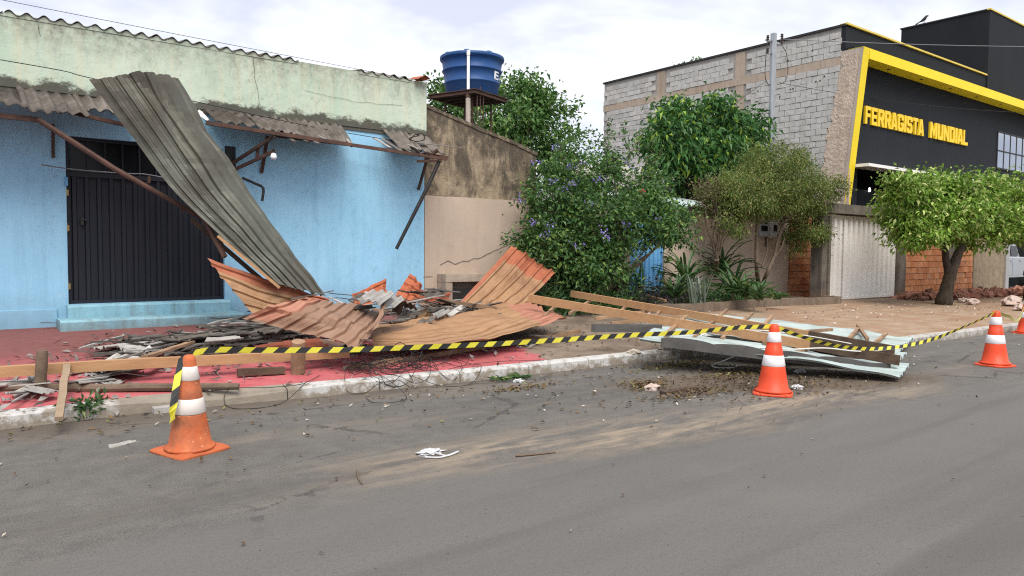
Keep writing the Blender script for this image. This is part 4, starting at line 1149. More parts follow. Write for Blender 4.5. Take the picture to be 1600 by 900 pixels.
# ================================================================== silver pickup at the far right
tr = thing('pickup_truck', (33.9, 12.3, .1), 'silver pickup truck parked beyond the brick wall', 'pickup truck')
y0, y1, gz = 11.4, 12.9, .12
bd = MB()
prof = [(31.30, .55), (31.25, 1.0), (31.35, 1.22), (32.95, 1.3), (33.00, 1.32), (33.85, 1.32), (36.45, 1.32), (36.55, 1.25), (36.60, .6), (36.15, .5), (35.95, .78), (35.45, .9), (34.95, .78), (34.80, .5), (32.85, .5), (32.70, .78), (32.25, .9), (31.80, .78), (31.65, .5)]
bd.prism([(p[0], y0, p[1] + gz) for p in prof], (0, y1 - y0, 0))
bd.build('body', 'silver_paint', tr, bevel=.04)
cb_ = MB().prism([(32.45, y0 + .06, 1.3 + gz), (33.15, y0 + .16, 1.82 + gz), (34.45, y0 + .16, 1.85 + gz), (34.70, y0 + .08, 1.3 + gz)], (0, y1 - y0 - .28, 0)).build('cab', 'silver_paint', tr, bevel=.04)
for a, c in ((32.70, 33.60), (33.70, 34.45)):
    MB().prism([(a, y0 + .045, 1.36 + gz), (c, y0 + .045, 1.36 + gz), (c - .06, y0 + .13, 1.76 + gz), (a + (.4 if a < 32.9 else .03), y0 + .13, 1.76 + gz)], (0, .012, 0)).build('side_window', 'glass_dark', cb_)
for a, c in ((32.80, 33.65), (33.69, 34.60)):
    dr = MB().box(a, c, y0 - .012, y0 - .002, .6 + gz, 1.28 + gz).build('door', 'silver_paint', tr, bevel=.008)
    MB().box(c - .22, c - .06, y0 - .04, y0 - .013, 1.14 + gz, 1.19 + gz).build('handle', 'galvanised', dr)
MB().box(32.75, 34.85, y0 - .02, y0 - .003, .52 + gz, .58 + gz).build('sill_strip', 'galvanised', tr)
for xx in (32.25, 35.45):
    wh = MB().tube([(xx, y0 - .03, .38 + gz), (xx, y0 + .22, .38 + gz)], .38, 22).build('wheel', 'tyre', tr)
    MB().tube([(xx, y0 - .04, .38 + gz), (xx, y0 - .031, .38 + gz)], .23, 16).build('rim', 'galvanised', wh)
    wh2 = MB().tube([(xx, y1 - .22, .38 + gz), (xx, y1 + .03, .38 + gz)], .38, 22).build('wheel', 'tyre', tr)
MB().box(31.23, 31.31, y0 + .1, y0 + .35, .95 + gz, 1.12 + gz).build('headlight', 'window_glass', tr)

# ================================================================== plants
def leaf_arrays(c, d, nrm, L, W, fold=.25, droop=.15):
    """c,d,nrm: Nx3; L,W: N. two triangles per leaf, folded along the midrib"""
    d = d / np.linalg.norm(d, axis=1, keepdims=True)
    s = np.cross(d, nrm); s /= np.linalg.norm(s, axis=1, keepdims=True) + 1e-9
    n2 = np.cross(s, d)
    L = L[:, None]; W = W[:, None]
    b = c; t = c + d * L - np.array([0, 0, 1]) * L * droop
    m = c + d * L * .45
    l = m + s * W * .5 + n2 * W * fold; r = m - s * W * .5 + n2 * W * fold
    v = np.stack([b, r, t, l], 1).reshape(-1, 3)
    k = np.arange(len(c))[:, None] * 4
    f = np.concatenate([k + np.array([[0, 1, 2]]), k + np.array([[0, 2, 3]])], 1).reshape(-1, 3)
    return v, f
def np_mesh(name, v, f, m, parent=None, kind=None):
    me = bpy.data.meshes.new(name)
    off = np.array(wloc(parent)) if parent is not None else np.zeros(3)
    me.from_pydata((v - off).tolist(), [], f.tolist()); me.materials.append(MATS[m]); me.update()
    o = bpy.data.objects.new(name, me); COL.objects.link(o)
    if parent is not None: o.parent = parent
    if kind: o['kind'] = kind
    return o
def crown_clumps(lobes, n, g, inner=.5):
    vol = np.array([l[1] * l[2] * l[3] if len(l) > 3 else l[1] ** 3 for l in lobes]) ** .8
    idx = g.choice(len(lobes), n, p=vol / vol.sum()); out = []; dr = []
    for i in idx:
        l = lobes[i]; rad = np.array(l[1:4]) if len(l) > 3 else np.array([l[1]] * 3)
        u = g.normal(size=3); u /= np.linalg.norm(u)
        k = inner + (1 - inner) * g.random() ** .6
        if g.random() < .12: k *= g.uniform(1.03, 1.16)
        out.append(np.array(l[0]) + u * rad * k); dr.append(u)
    return np.array(out), np.array(dr)
def foliage(lobes, n, per, rc, L, W, seed, droop=.2, inner=.5, up=.4, hang=0., fold=.25, zmin=None):
    g = np.random.default_rng(seed)
    cc, dd = crown_clumps(lobes, n, g, inner)
    if zmin is not None:
        ok = cc[:, 2] > zmin + .1 * g.normal(size=len(cc)); cc, dd = cc[ok], dd[ok]
    N = len(cc) * per
    c = np.repeat(cc, per, 0) + g.normal(size=(N, 3)) * rc * np.array([1, 1, .8])
    out = np.repeat(dd, per, 0)
    d = out * .7 + g.normal(size=(N, 3)) * .8; d[:, 2] -= hang
    nn = out * .5 + g.normal(size=(N, 3)) * .55 + np.array([0, 0, up + .3])
    s = g.uniform(.65, 1.25, N)
    v, f = leaf_arrays(c, d, nn, L * s, W * s, fold, droop)
    return v, f, cc
def branches(mb, root, targets, r0, g, k=14, mid=.45, wob=.25):
    """limbs from a root point to some clump centres"""
    sel = targets[g.choice(len(targets), min(k, len(targets)), replace=False)]
    for t in sel:
        a = V3(root); b = V3(t); m1 = a.lerp(b, mid) + Vector((g.normal() * wob, g.normal() * wob, abs(g.normal()) * wob * .6))
        q = [interp_pts([a, m1, b], i / 8) for i in range(9)]
        mb.tube(q, [r0 * (1 - .85 * i / 8) for i in range(9)], 6)

# --- flowering bush
bush = thing('flowering_bush', (10.5, 10.85, .36), 'big dark green bush with violet flowers against the wall', 'bush')
LB = [((9.77, 11.3, 2.69), .62, .6, .62), ((9.24, 11, 1.6), .5, .55, .55), ((10.48, 10.9, 2.13), .85, .8, .8), ((11.72, 10.7, 2.2), .72, .7, .55), ((12.72, 10.8, 2.1), .48, .5, .34),
      ((10.85, 11.4, 3.21), .6, .6, .55), ((9.98, 10.9, 1.17), .6, .55, .5), ((10.57, 10.7, 1.24), .5, .5, .42), ((12.09, 11.2, 2.81), .5, .5, .45), ((10.02, 11.6, 3.26), .35, .35, .3), ((12.58, 10.9, 2.33), .45, .45, .35)]
g = np.random.default_rng(3)
v, f, cc = foliage(LB, 330, 66, .14, .1, .052, 11, .15, .35, .4)
# whippy shoots
sh = MB(); sv = [v]; sf = [f]; no = len(v)
shoots = [((10.4, 11.3, 3.3), (10.18, 11.3, 3.92)), ((11.11, 11.2, 3.41), (11.19, 11.2, 4.24)), ((11.48, 11.1, 3.3), (11.94, 11, 4.16)), ((11.3, 11.2, 3.36), (10.74, 11.3, 4.04)),
          ((10.14, 11.5, 3.36), (10.01, 11.6, 3.81)), ((11.87, 11, 2.92), (12.44, 10.9, 3.74)), ((11.67, 11.1, 3.45), (11.57, 11.2, 4.18)), ((12.26, 10.6, 1.43), (12.88, 10.5, 1.09)), ((12.66, 10.6, 1.84), (13.23, 10.5, 1.51)), ((12.06, 11, 3.2), (12.28, 11, 3.96))]
for a, b in shoots:
    a, b = V3(a), V3(b); ax = (b - a).normalized()
    q = [interp_pts([a, a.lerp(b, .5) + Vector((g.normal() * .06, g.normal() * .06, .03)), b], i / 10) for i in range(11)]
    sh.tube(q, [.012 * (1 - .08 * i) for i in range(11)], 5)
    n = 70; ts = g.random(n)
    c = np.array([interp_pts(q, t) for t in ts]) + g.normal(size=(n, 3)) * .035
    d = np.array(ax)[None] * .6 + g.normal(size=(n, 3)) * .7
    nn = g.normal(size=(n, 3)) + np.array([0, 0, .8])
    vv, ff = leaf_arrays(c, d, nn, g.uniform(.06, .12, n), g.uniform(.03, .055, n))
    sv.append(vv); sf.append(ff + no); no += len(vv)
np_mesh('foliage', np.concatenate(sv), np.concatenate(sf), 'leaf_duranta', bush)
branches(sh, (10.45, 11.1, .35), cc, .04, g, 40, .4, .2)
for k in range(7):
    a = (10.2 + .12 * k, 10.9 + .1 * g.normal(), .33); b = (9.9 + .3 * k, 10.9, 1.3)
    sh.tube([interp_pts([a, lerp(a, b, .5) + Vector((.05 * g.normal(), 0, .1)), b], i / 6) for i in range(7)], [.035 - .003 * i for i in range(7)], 6)
sh.build('stems', 'bark_light', bush)
FL = [(9.19, 11.2, 3.22), (9.94, 10.8, 3.22), (9.69, 10.8, 3.14), (9.17, 10.7, 2.82), (9.42, 10.6, 2.71), (9.64, 10.6, 2.82), (8.48, 10.8, 2.44), (10.17, 10.5, 2.89), (8.84, 10.5, 1.81), (8.58, 10.5, 2.04), (9.83, 10, 1.91), (9.92, 10, 1.79), (9.33, 10.2, 1.62), (11.43, 10.1, 2.2), (10.52, 10.1, 2.02), (11.24, 11, 3.67), (11.38, 11, 3.42), (9.67, 11.2, 3.55), (8.96, 10.5, 2.01), (9.81, 10.3, 2.41), (11.52, 10.9, 3.26)]
fv = []; ff_ = []; no = 0
for p in FL:
    n = 15; c = np.array(p)[None] + g.normal(size=(n, 3)) * np.array([.06, .05, .04])
    vv, ff = leaf_arrays(c, g.normal(size=(n, 3)), g.normal(size=(n, 3)) + np.array([-.4, -1, .4]), g.uniform(.03, .05, n), g.uniform(.028, .045, n))
    fv.append(vv); ff_.append(ff + no); no += len(vv)
np_mesh('flowers', np.concatenate(fv), np.concatenate(ff_), 'flower_violet', bush, 'stuff')
rc_ = np.array((11.5, 10.6, 2.7))
vv, ff = leaf_arrays(rc_[None] + g.normal(size=(14, 3)) * .03, g.normal(size=(14, 3)), g.normal(size=(14, 3)), g.uniform(.04, .06, 14), g.uniform(.04, .05, 14))
_red = simple('flower_red', (.4, .03, .05), (.3, .02, .04), 5)
np_mesh('red_flower', vv, ff, 'flower_red', bush)

# --- tree behind the tank
def tree(name, label, lobes, root, trunk, tr, n, per, rc, L, W, seed, leafm, barkm, group=None, k=16, **kw):
    t = thing(name, root, label, 'tree', group)
    g_ = np.random.default_rng(seed)
    v_, f_, c_ = foliage(lobes, n, per, rc, L, W, seed, **kw)
    b = MB()
    q = [interp_pts(trunk, i / 12) for i in range(13)]
    b.tube(q, [tr * (1.25 if i == 0 else 1) * (1 - .45 * i / 12) for i in range(13)], 12)
    branches(b, trunk[-1], c_, tr * .42, g_, k, .45, .22)
    b.rough(tr * .12, 4).build('trunk', barkm, t, smooth=True)
    np_mesh('crown', v_, f_, leafm, t)
    return t
LBt = [((14.58, 19, 5.8), 1.35, 1.2, 1.2), ((15.9, 19, 5.65), 1.0, 1.0, 1.1), ((12.99, 19, 5.33), 1.3, 1.1, .9), ((12.18, 19, 5.81), .5, .7, .75), ((15.09, 19, 6.57), .75, .8, .55), ((16.03, 18.5, 4.67), .9, .9, .9), ((11.82, 19, 6.32), .2, .2, .25), ((13.93, 19.5, 6.4), .8, .8, .5)]
tree('leafy_tree', 'bright green tree behind the blue water tank', LBt, (14.5, 19, 0), [(14.5, 19, 0), (14.4, 19, 1.5), (14.3, 19, 2.8)], .2, 210, 56, .22, .17, .085, 21, 'leaf_back', 'bark_dark', inner=.3)
LM = [((18.54, 14.6, 4.6), 1.05, 1.0, .85), ((16.7, 14.4, 4.6), .68, .7, .85), ((19.85, 14.4, 4.7), .75, .75, .9), ((19.5, 14.6, 5.77), .62, .6, .5), ((17.28, 14.5, 5.41), .55, .6, .52), ((20.7, 14.5, 5.39), .42, .5, .5), ((16.39, 14.5, 5.4), .25, .3, .3), ((18.67, 14.5, 6.04), .25, .3, .25), ((17.62, 14.2, 3.83), .7, .6, .5), ((18.65, 14.2, 4.06), .6, .6, .5)]
tree('mango_tree', 'dense dark green tree with drooping leaves before the block wall', LM, (18.9, 14.5, 0), [(18.9, 14.5, 0), (18.9, 14.5, 1.2), (18.95, 14.5, 2.4)], .17, 190, 62, .19, .2, .085, 22, 'leaf_mango', 'bark_dark', hang=.5, droop=.3, inner=.45)
# --- fine-leaved umbrella tree over the meters
LFn = [((17.08, 11.2, 3.24), 1.35, 1.2, .62), ((15.34, 11.1, 2.82), .75, .8, .55), ((18.54, 11, 3.14), .75, .8, .55), ((16.38, 11, 2.84), 1.15, .9, .42), ((17.34, 11.3, 3.92), .95, .9, .38), ((15.02, 11, 2.27), .42, .45, .3), ((18.26, 10.9, 2.28), .55, .6, .5), ((18.05, 11, 1.86), .38, .4, .35), ((14.97, 11.2, 2.96), .5, .5, .4)]
ft = thing('fine_leaved_tree', (16.6, 11.3, .36), 'olive green umbrella-shaped tree with fine leaves over the meters', 'tree')
g = np.random.default_rng(31)
v, f, cc = foliage(LFn, 420, 120, .125, .075, .026, 31, .2, .4, .3, .3)
np_mesh('crown', v, f, 'leaf_fine', ft)
b = MB(); base = V3((18.125, 12.265, 0.4))
t1 = [base, V3((16.42, 11.2, 1.03)), V3((16.37, 11.2, 1.68)), V3((16.4, 11.2, 2.24)), V3((16.82, 11.2, 2.74))]
t2 = [base, V3((16.81, 11.2, 0.95)), V3((17.15, 11.2, 1.44)), V3((17.31, 11.2, 1.9)), V3((17.63, 11.2, 2.44))]
t3 = [V3((17.16, 11.2, 1.4)), V3((17.33, 11.1, 1.69)), V3((17.44, 11.1, 1.94))]
t4 = [V3((16.61, 11.2, 1.14)), V3((16.81, 11.2, 1.52)), V3((16.83, 11.2, 1.89))]
for t_, r_ in ((t1, .062), (t2, .058), (t3, .026), (t4, .026)):
    b.tube([interp_pts(t_, i / 14) for i in range(15)], [r_ * (1 - .5 * i / 14) for i in range(15)], 8)
branches(b, t1[-1], cc, .03, g, 18, .45, .2); branches(b, t2[-1], cc, .03, g, 16, .45, .2)
b.build('trunk', 'bark_light', ft, smooth=True)
# --- half-dead shrub with bare stems
ds = thing('bare_stem_shrub', (15.1, 11.2, .36), 'half dead shrub with bare upright stems beside fine-leaved tree', 'shrub')
LD = [((14.99, 11.3, 2.89), .55, .5, .42), ((14.5, 11.3, 2.94), .4, .4, .4), ((15.24, 11.2, 2.59), .4, .4, .35)]
v, f, cc = foliage(LD, 150, 16, .1, .055, .03, 41, .15, .3, .3)
np_mesh('crown', v, f, 'leaf_brownish', ds)
g = np.random.default_rng(5); b = MB(); base = V3((17.037, 12.926, 0.45))
top_ = V3((14.79, 11.2, 1.36))
b.tube([base, base.lerp(top_, .5), top_], [.07, .06, .055], 8)
for k in range(16):
    e = V3((14.7, 11.2, 2.49)) + Vector((g.normal() * .3, g.normal() * .25, g.normal() * .15))
    b.tube([interp_pts([top_, top_.lerp(e, .5) + Vector((g.normal() * .05, 0, .05)), e], i / 6) for i in range(7)], [.018 - .0017 * i for i in range(7)], 5)
branches(b, V3((14.75, 11.2, 2.42)), cc, .012, g, 50, .5, .12)
b.build('stems', 'bark_light', ds)

# --- clipped street tree and its neighbour
LF = [((20.97, 8.8, 2.73), 1.25, 1.25, .72), ((19.68, 8.9, 2.68), .75, .8, .68), ((23.13, 8.7, 2.9), .85, .9, .75), ((20.91, 8.8, 3.4), 1.0, 1.0, .35), ((19.03, 8.9, 3.21), .45, .5, .28), ((19.69, 8.7, 2.19), .8, .8, .5), ((22.77, 8.7, 2.18), .9, .8, .55)]
root = V3((21.319, 8.795, 0.174))
ftree = thing('clipped_street_tree', root, 'bright green clipped street tree with dark forked trunk', 'tree', 'clipped street trees')
v, f, cc = foliage(LF, 280, 76, .14, .14, .064, 51, .15, .42, .6, .25, zmin=(20.83, 8.7, 1.56)[2])
np_mesh('crown', v, f, 'leaf_ficus', ftree)
g = np.random.default_rng(52); b = MB()
ta = [root + Vector((0, 0, -.05)), V3((21.47, 8.75, 0.79)), V3((21.75, 8.75, 1.21)), V3((22.11, 8.75, 1.65)), V3((22.56, 8.75, 2.18))]
tb = [V3((21.58, 8.8, 0.92)), V3((21.51, 8.85, 1.39)), V3((21.4, 8.85, 1.73)), V3((21.44, 8.85, 2.24))]
b.tube([interp_pts(ta, i / 16) for i in range(17)], [.175 * (1.25 if i < 2 else 1) * (1 - .5 * i / 16) for i in range(17)], 14)
b.tube([interp_pts(tb, i / 10) for i in range(11)], [.105 * (1 - .25 * i / 10) for i in range(11)], 12)
branches(b, ta[-1], cc, .07, g, 14, .4, .15); branches(b, tb[-1], cc, .07, g, 12, .4, .15)
b.rough(.03, 5).build('trunk', 'bark_dark', ftree, smooth=True)
LG = [((25.05, 8.4, 2.79), 1.2, 1.2, .85), ((24.06, 8.4, 2.3), .7, .8, .55), ((25.7, 8.4, 3.66), .9, .9, .5), ((27.11, 8.4, 2.87), 1.2, 1.2, .9), ((27.61, 8.2, 2.49), 1.2, 1.2, .8)]
c0 = V3((26.16, 8.4, 2.83))
tree('clipped_street_tree', 'second clipped street tree cut off by the right picture edge', LG, (c0.x, c0.y, zs(c0.x, c0.y)), [(c0.x, c0.y, 0), (c0.x + .05, c0.y, 1.0), (c0.x, c0.y, 1.9)], .15, 230, 62, .16, .145, .064, 53, 'leaf_ficus', 'bark_dark', 'clipped street trees', hang=.3, droop=.15, inner=.5)
# weeds on top of the block wall
wt = thing('wall_weed', (24.3, 20.0, 8.7), 'tuft of green weeds on top of the block wall', 'weed')
v, f, cc = foliage([((24.2, 19.7, 9.0), .25, .45, .16), ((24.2, 20.4, 8.95), .2, .3, .1)], 26, 12, .1, .16, .07, 61)
np_mesh('leaves', v, f, 'leaf_back', wt)

# --- bed plants: each plant a rosette of strap leaves
def strap_plant(name, label, loc, nb, L, W, mat, seed, lean=.9, stiff=.5, group='plants in the raised bed', stem=0.):
    g_ = np.random.default_rng(seed); t = thing(name, loc, label, 'plant', group)
    b_ = MB(); o = V3(loc)
    for k in range(nb):
        a = g_.random() * 6.283; el = g_.uniform(.15, 1) * lean; l = L * g_.uniform(.6, 1.15)
        d = Vector((math.cos(a), math.sin(a), 0)); s_ = Vector((-math.sin(a), math.cos(a), 0))
        st = o + Vector((g_.normal() * .05, g_.normal() * .05, stem * g_.uniform(.4, 1)))
        rows = []
        for i in range(7):
            u = i / 6; ang = (1.45 - el) - (1 - stiff) * 1.9 * u * u
            if i == 0: p = st
            else: p = p + (d * math.cos(ang) + Vector((0, 0, 1)) * math.sin(ang)) * l / 6
            w_ = W * (.55 + .9 * u) * (1 - u ** 3) * .9 + .002
            rows.append([p - s_ * w_ * .5, p + Vector((0, 0, -.012 * W / .05)), p + s_ * w_ * .5])
        b_.grid(rows)
    b_.build('leaves', mat, t)
    if stem: MB().tube([o, o + Vector((.02, 0, stem))], .022, 6).build('stem', 'bark_light', t)
    return t
k = 0
for (p, L, nb, st, lab) in [
    ((13.92, 11.39, 0.5), .75, 26, .45, 'tall dark strap-leaved plant at the left of the raised bed'),
    ((15.96, 12.47, 0.5), .8, 28, .6, 'strap-leaved plant behind the pale snake plants'),
    ((15.61, 11.65, 0.5), .8, 28, .75, 'tallest strap-leaved plant right of the bare stems'),
    ((13.68, 9.92, 0.5), .65, 26, .25, 'strap-leaved plant in the middle of the bed'),
    ((13.56, 9.51, 0.5), .5, 24, .15, 'low strap-leaved plant left of the fine-leaved tree'),
    ((13.46, 9.12, 0.5), .38, 18, .1, 'strap-leaved plant at the foot of the fine-leaved tree'),
    ((14.53, 9.43, 0.5), .26, 12, .03, 'small strap-leaved plant at the right of the bed'),
    ((12.24, 10.3, 0.5), .55, 22, .1, 'low strap-leaved plant beside the blue gate'),
    ((10.37, 11.41, 0.5), .7, 30, .3, 'leafy plant under the flowering bush beside orange sheet'),
    ((11.46, 11.99, 0.5), .75, 30, .4, 'leafy plant under the middle of the flowering bush'),
    ((11.36, 11.29, 0.5), .6, 26, .2, 'leafy plant under the right of the flowering bush')]:
    strap_plant('strap_plant', lab, p, nb + 8, L * 1.25, .08, 'leaf_strap', 70 + k, .95, .55, stem=st); k += 1
for p, lab in [((12.17, 9.78, 0.48), 'pale snake plant at the left front of the bed'), ((12.48, 9.81, 0.48), 'pale snake plant second from the left in the bed'),
               ((12.95, 11.95, 0.5), 'dark snake plant before the blue gate, left one'), ((13.69, 12.11, 0.5), 'dark snake plant before the blue gate, right one')]:
    dark = 'dark' in lab
    strap_plant('snake_plant', lab, p, 9, .85 if dark else .58, .06, 'leaf_strap' if dark else 'leaf_snake', 90 + k, .28, .95); k += 1
# dark ground cover
g = np.random.default_rng(77)
def ground_cover(name, label, n, x0, x1, y0, y1, h, mat, L=.12, W=.035):
    c = np.stack([g.uniform(x0, x1, n), g.uniform(y0, y1, n), np.zeros(n)], 1)
    c[:, 2] = [zs(a, b_) + .05 + h * abs(noise.noise(Vector((a * 2, b_ * 2, 0)))) * 2 * g.random() for a, b_ in c[:, :2]]
    d = g.normal(size=(n, 3)) + np.array([0, 0, .6]); nn = g.normal(size=(n, 3)) + np.array([0, -.3, 1])
    v_, f_ = leaf_arrays(c, d, nn, g.uniform(.6, 1.2, n) * L, g.uniform(.7, 1.2, n) * W)
    return tag(np_mesh(name, v_, f_, mat), label, 'ground cover', kind='stuff')
ground_cover('purple_ground_cover', 'dark purple-leaved ground cover before the blue gate', 2600, 10.6, 13.4, 9.95, 11.7, .55, 'leaf_purple')
ground_cover('bed_undergrowth', 'low green undergrowth filling the raised bed', 2600, 12.4, 15.6, 9.95, 11.7, .4, 'leaf_strap', .16, .035)
ground_cover('bush_undergrowth', 'shaded green undergrowth below the flowering bush', 3400, 8.9, 11.3, 10.2, 11.8, .9, 'leaf_strap', .2, .04)

# ================================================================== damaged awning on the blue shop
aw = thing('shop_awning', (3.3, 11.6, 3.1), 'broken awning of rusty rails and cracked fibre-cement sheets on blue shop', 'awning')
RA = [(-0.29, 11.1, 3.11), (0.67, 11.1, 3.13), (1.08, 11.1, 3.1)]
MB().bar(RA[0], RA[2], .05, .06).build('rail', 'rusty_steel', aw)
MB().bar((1.42, 11.25, 3.26), (2.15, 11.25, 3.15), .045, .05).build('rail', 'rusty_steel', aw)
MB().bar((3.09, 11.15, 3.29), (5.25, 11.1, 3.18), .05, .055).build('rail', 'rusty_steel', aw)
MB().bar((5.25, 11.1, 3.18), (7.06, 11.05, 3.09), .05, .05).build('rail', 'rusty_steel', aw)
MB().bar((4.36, 11.9, 3.32), (7.38, 11.5, 3.19), .04, .04).build('purlin', 'rusty_steel', aw)
for a, b in (((4.07, 11.12, 3.2), (3.69, 11.97, 2.83)), ((4.07, 11.12, 2.98), (3.73, 11.97, 2.74)), ((4.07, 11.12, 3.2), (4.07, 11.12, 2.97)), ((3.95, 11.5, 3.08), (3.93, 11.5, 2.9)),
             ((1.31, 11.9, 3.18), (1.31, 11.97, 2.73)), ((4.24, 11.9, 3.31), (4.16, 11.97, 2.72)),
             ((6.88, 11.5, 3.3), (6.88, 11.5, 3.06)), ((6.56, 11.2, 3.03), (7.05, 11.2, 3.07)), ((6.96, 11.2, 3.28), (6.96, 11.2, 3.04)), ((6.88, 11.5, 3.08), (6.97, 11.2, 3.26)),
             ((7.05, 11.7, 3.13), (7.04, 11.97, 2.62))):
    MB().bar(a, b, .035, .045).build('bracket', 'rusty_steel', aw)
hp = MB().tube([(6.94, 11.1, 3.05), (6.74, 11.15, 2.6), (6.27, 11.4, 1.53)], [.035, .035, .03], 8)
hp.build('hanging_pipe', 'black_steel', aw)
MB().tube([interp_pts([(3.8, 11.8, 2.61), (3.98, 11.75, 2.53), (4.09, 11.7, 2.46), (4.07, 11.7, 2.26)], i / 9) for i in range(10)], .022, 7).build('bent_pipe', 'black_steel', aw)
def awsheet(x0, x1, zb, yf, zf, seed, j1=.0, drop=0., m='fibre_cement', name='awning_sheet'):
    c = [[(x0, 11.95, zb), (x1, 11.95, zb - .01)], [(x0, (11.95 + yf) / 2, (zb + zf) / 2 + .015), (x1, (11.95 + yf) / 2, (zb + zf) / 2)], [(x0, yf, zf), (x1, yf, zf - drop)]]
    return sheet(c, 'wave', .15, .022, 8, .008, .012, jag1=j1, seed=seed, flip=-1).build(name, m, aw, smooth=True)
awsheet(-3.2, -2.2, 3.56, 10.95, 3.24, 1); awsheet(-2.18, -1.15, 3.56, 10.95, 3.23, 2); awsheet(-1.12, -.05, 3.56, 10.95, 3.22, 3); awsheet(-.02, .95, 3.57, 10.92, 3.2, 4, .1)
awsheet(.9, 1.62, 3.62, 10.9, 3.16, 5, .18); awsheet(1.55, 2.3, 3.62, 11.35, 3.3, 6, .3)
awsheet(3.28, 3.95, 3.62, 11.2, 3.3, 7, .35); awsheet(3.9, 4.6, 3.62, 11.12, 3.24, 8, .3, .03); awsheet(4.55, 5.1, 3.62, 11.2, 3.18, 9, .4, .05)
awsheet(5.05, 5.5, 3.62, 11.35, 3.2, 10, .5, .06); awsheet(6.3, 6.75, 3.62, 11.2, 3.15, 12, .35, .05); awsheet(6.7, 7.2, 3.62, 11.25, 3.17, 13, .3, .03)
awsheet(3.05, 3.22, 3.62, 11.35, 3.36, 14, .2, 0, 'white_sheet', 'translucent_sheet')
sl0 = None
for (a, b) in (((4.35, 11.6, 3.36), (4.4, 11.15, 3.14)), ((4.51, 11.6, 3.35), (4.61, 11.15, 3.16)), ((4.66, 11.6, 3.36), (4.77, 11.15, 3.16)), ((4.9, 11.7, 3.41), (5.01, 11.15, 3.18)), ((6.06, 11.8, 3.44), (6.1, 11.3, 3.23)), ((6.5, 11.8, 3.43), (6.61, 11.2, 3.24)), ((6.34, 11.8, 3.44), (6.45, 11.15, 3.14)), ((6.2, 11.8, 3.45), (6.26, 11.15, 3.15)), ((5.47, 11.8, 3.42), (5.4, 11.3, 3.22)), ((6.7, 11.7, 3.42), (7.28, 10.9, 3.29))):
    MB().bar(a, b, .07, .012).rough(.008, 6).build('broken_strip', 'fibre_shard' if rnd.random() < .5 else 'fibre_cement', aw)
lp = [(6.64, 11.6, 3.43), (6.69, 11.5, 3.52), (6.84, 11.5, 3.55), (6.88, 11.5, 3.46), (6.74, 11.55, 3.42), (6.58, 11.5, 3.45), (6.78, 11.5, 3.52)]
tag(MB().tube([interp_pts(lp, i / 30) for i in range(31)], .009, 5).build('cable_coil', 'wire_black'), 'small coil of black cable on the awning end', 'cable')
lp = [(-5, 11.5, 4.05), (.71, 11.6, 3.88), (1.7, 11.6, 3.8), (3.0, 11.6, 3.66), (5.0, 11.75, 3.5), (6.9, 11.85, 3.42)]
tag(MB().tube([interp_pts(lp, i / 30) for i in range(31)], .006, 5).build('facade_cable', 'wire_black'), 'thin dark cable running down across the green parapet', 'wire')
lp = [(1.15, 11.8, 2.61), (1.45, 11.8, 2.58), (1.81, 11.85, 2.57), (2.25, 11.85, 2.57), (2.41, 11.8, 2.57), (2.73, 11.7, 2.52)]
tag(MB().tube([interp_pts(lp, i / 30) for i in range(31)], .009, 5).build('facade_cable', 'wire_grey'), 'grey wire crossing the top of the dark gate', 'wire')
# light bulb
bl = thing('light_bulb', (4.04, 11.1, 2.84), 'white light bulb hanging from the awning bracket', 'light bulb')
o = V3((4.04, 11.1, 2.84))
MB().lathe([(.005, 0), (.03, .008), (.045, .03), (.047, .05), (.04, .075), (.025, .1)], 14, o).build('glass', 'bulb_glass', bl, smooth=True)
MB().lathe([(.024, .1), (.026, .16), (.01, .17)], 10, o).tube([o + Vector((0, 0, .165)), o + Vector((0, .0, .36))], .006, 5).build('socket', 'wire_black', bl)

# ================================================================== fallen parts of the awning and roof
tag(MB().tube([(1.05, 11.05, 3.1), (1.88, 10.9, 2.53), (2.92, 10.7, 1.92)], [.035] * 3, 8).bar((2.27, 10.85, 2.37), (2.28, 10.85, 2.46), .03, .03).bar((2.69, 10.75, 2.08), (2.65, 10.75, 1.99), .03, .03).build('fallen_steel_rafter', 'rusty_steel'), 'rusty steel rafter slanting down across the dark gate', 'rafter')
tag(MB().bar((2.87, 10.6, 1.96), (3.08, 10.3, 1.4), .05, .05).build('steel_bar', 'rusty_steel'), 'short rusty bar below the grey sheet', 'steel bar')
tag(MB().bar((2.96, 10.2, 1.68), (3.67, 9.9, 0.99), .05, .035).rough(.008, 5).build('timber_batten', 'new_timber'), 'pale timber batten leaning under the grey sheet', 'batten')
tag(MB().bar((2.79, 10.8, 1.91), (3.7, 10.4, 1), .05, .06).rough(.008, 5).build('timber_batten', 'burnt_end'), 'dark batten in the shade of the grey sheet', 'batten')
big = [[(1.6, 10.95, 3.66), (1.84, 10.8, 3.72), (2.09, 10.72, 3.8), (2.39, 10.8, 3.86), (2.7, 11.1, 3.87)],
       [(2.03, 10.75, 2.99), (2.27, 10.62, 3.02), (2.51, 10.55, 3.06), (2.78, 10.62, 3.08), (3.1, 10.85, 3.08)],
       [(2.48, 10.5, 2.28), (2.72, 10.4, 2.28), (2.96, 10.35, 2.29), (3.22, 10.4, 2.29), (3.54, 10.6, 2.28)],
       [(3.04, 10.2, 1.65), (3.24, 10.15, 1.64), (3.45, 10.12, 1.61), (3.7, 10.18, 1.58), (3.96, 10.3, 1.54)],
       [(3.61, 9.9, 1.02), (3.8, 9.9, 0.98), (3.99, 9.9, 0.93), (4.2, 9.95, 0.87), (4.41, 10, 0.81)]]
tag(sheet(big, 'trap', .155, .03, 44, .003, .014, jag0=.012, jag1=.02, seed=3, width=1.0, creases=3).build('grey_roof_sheet', 'old_zinc'), 'long grey ribbed metal sheet leaning from rubble up to the awning', 'roof sheet')

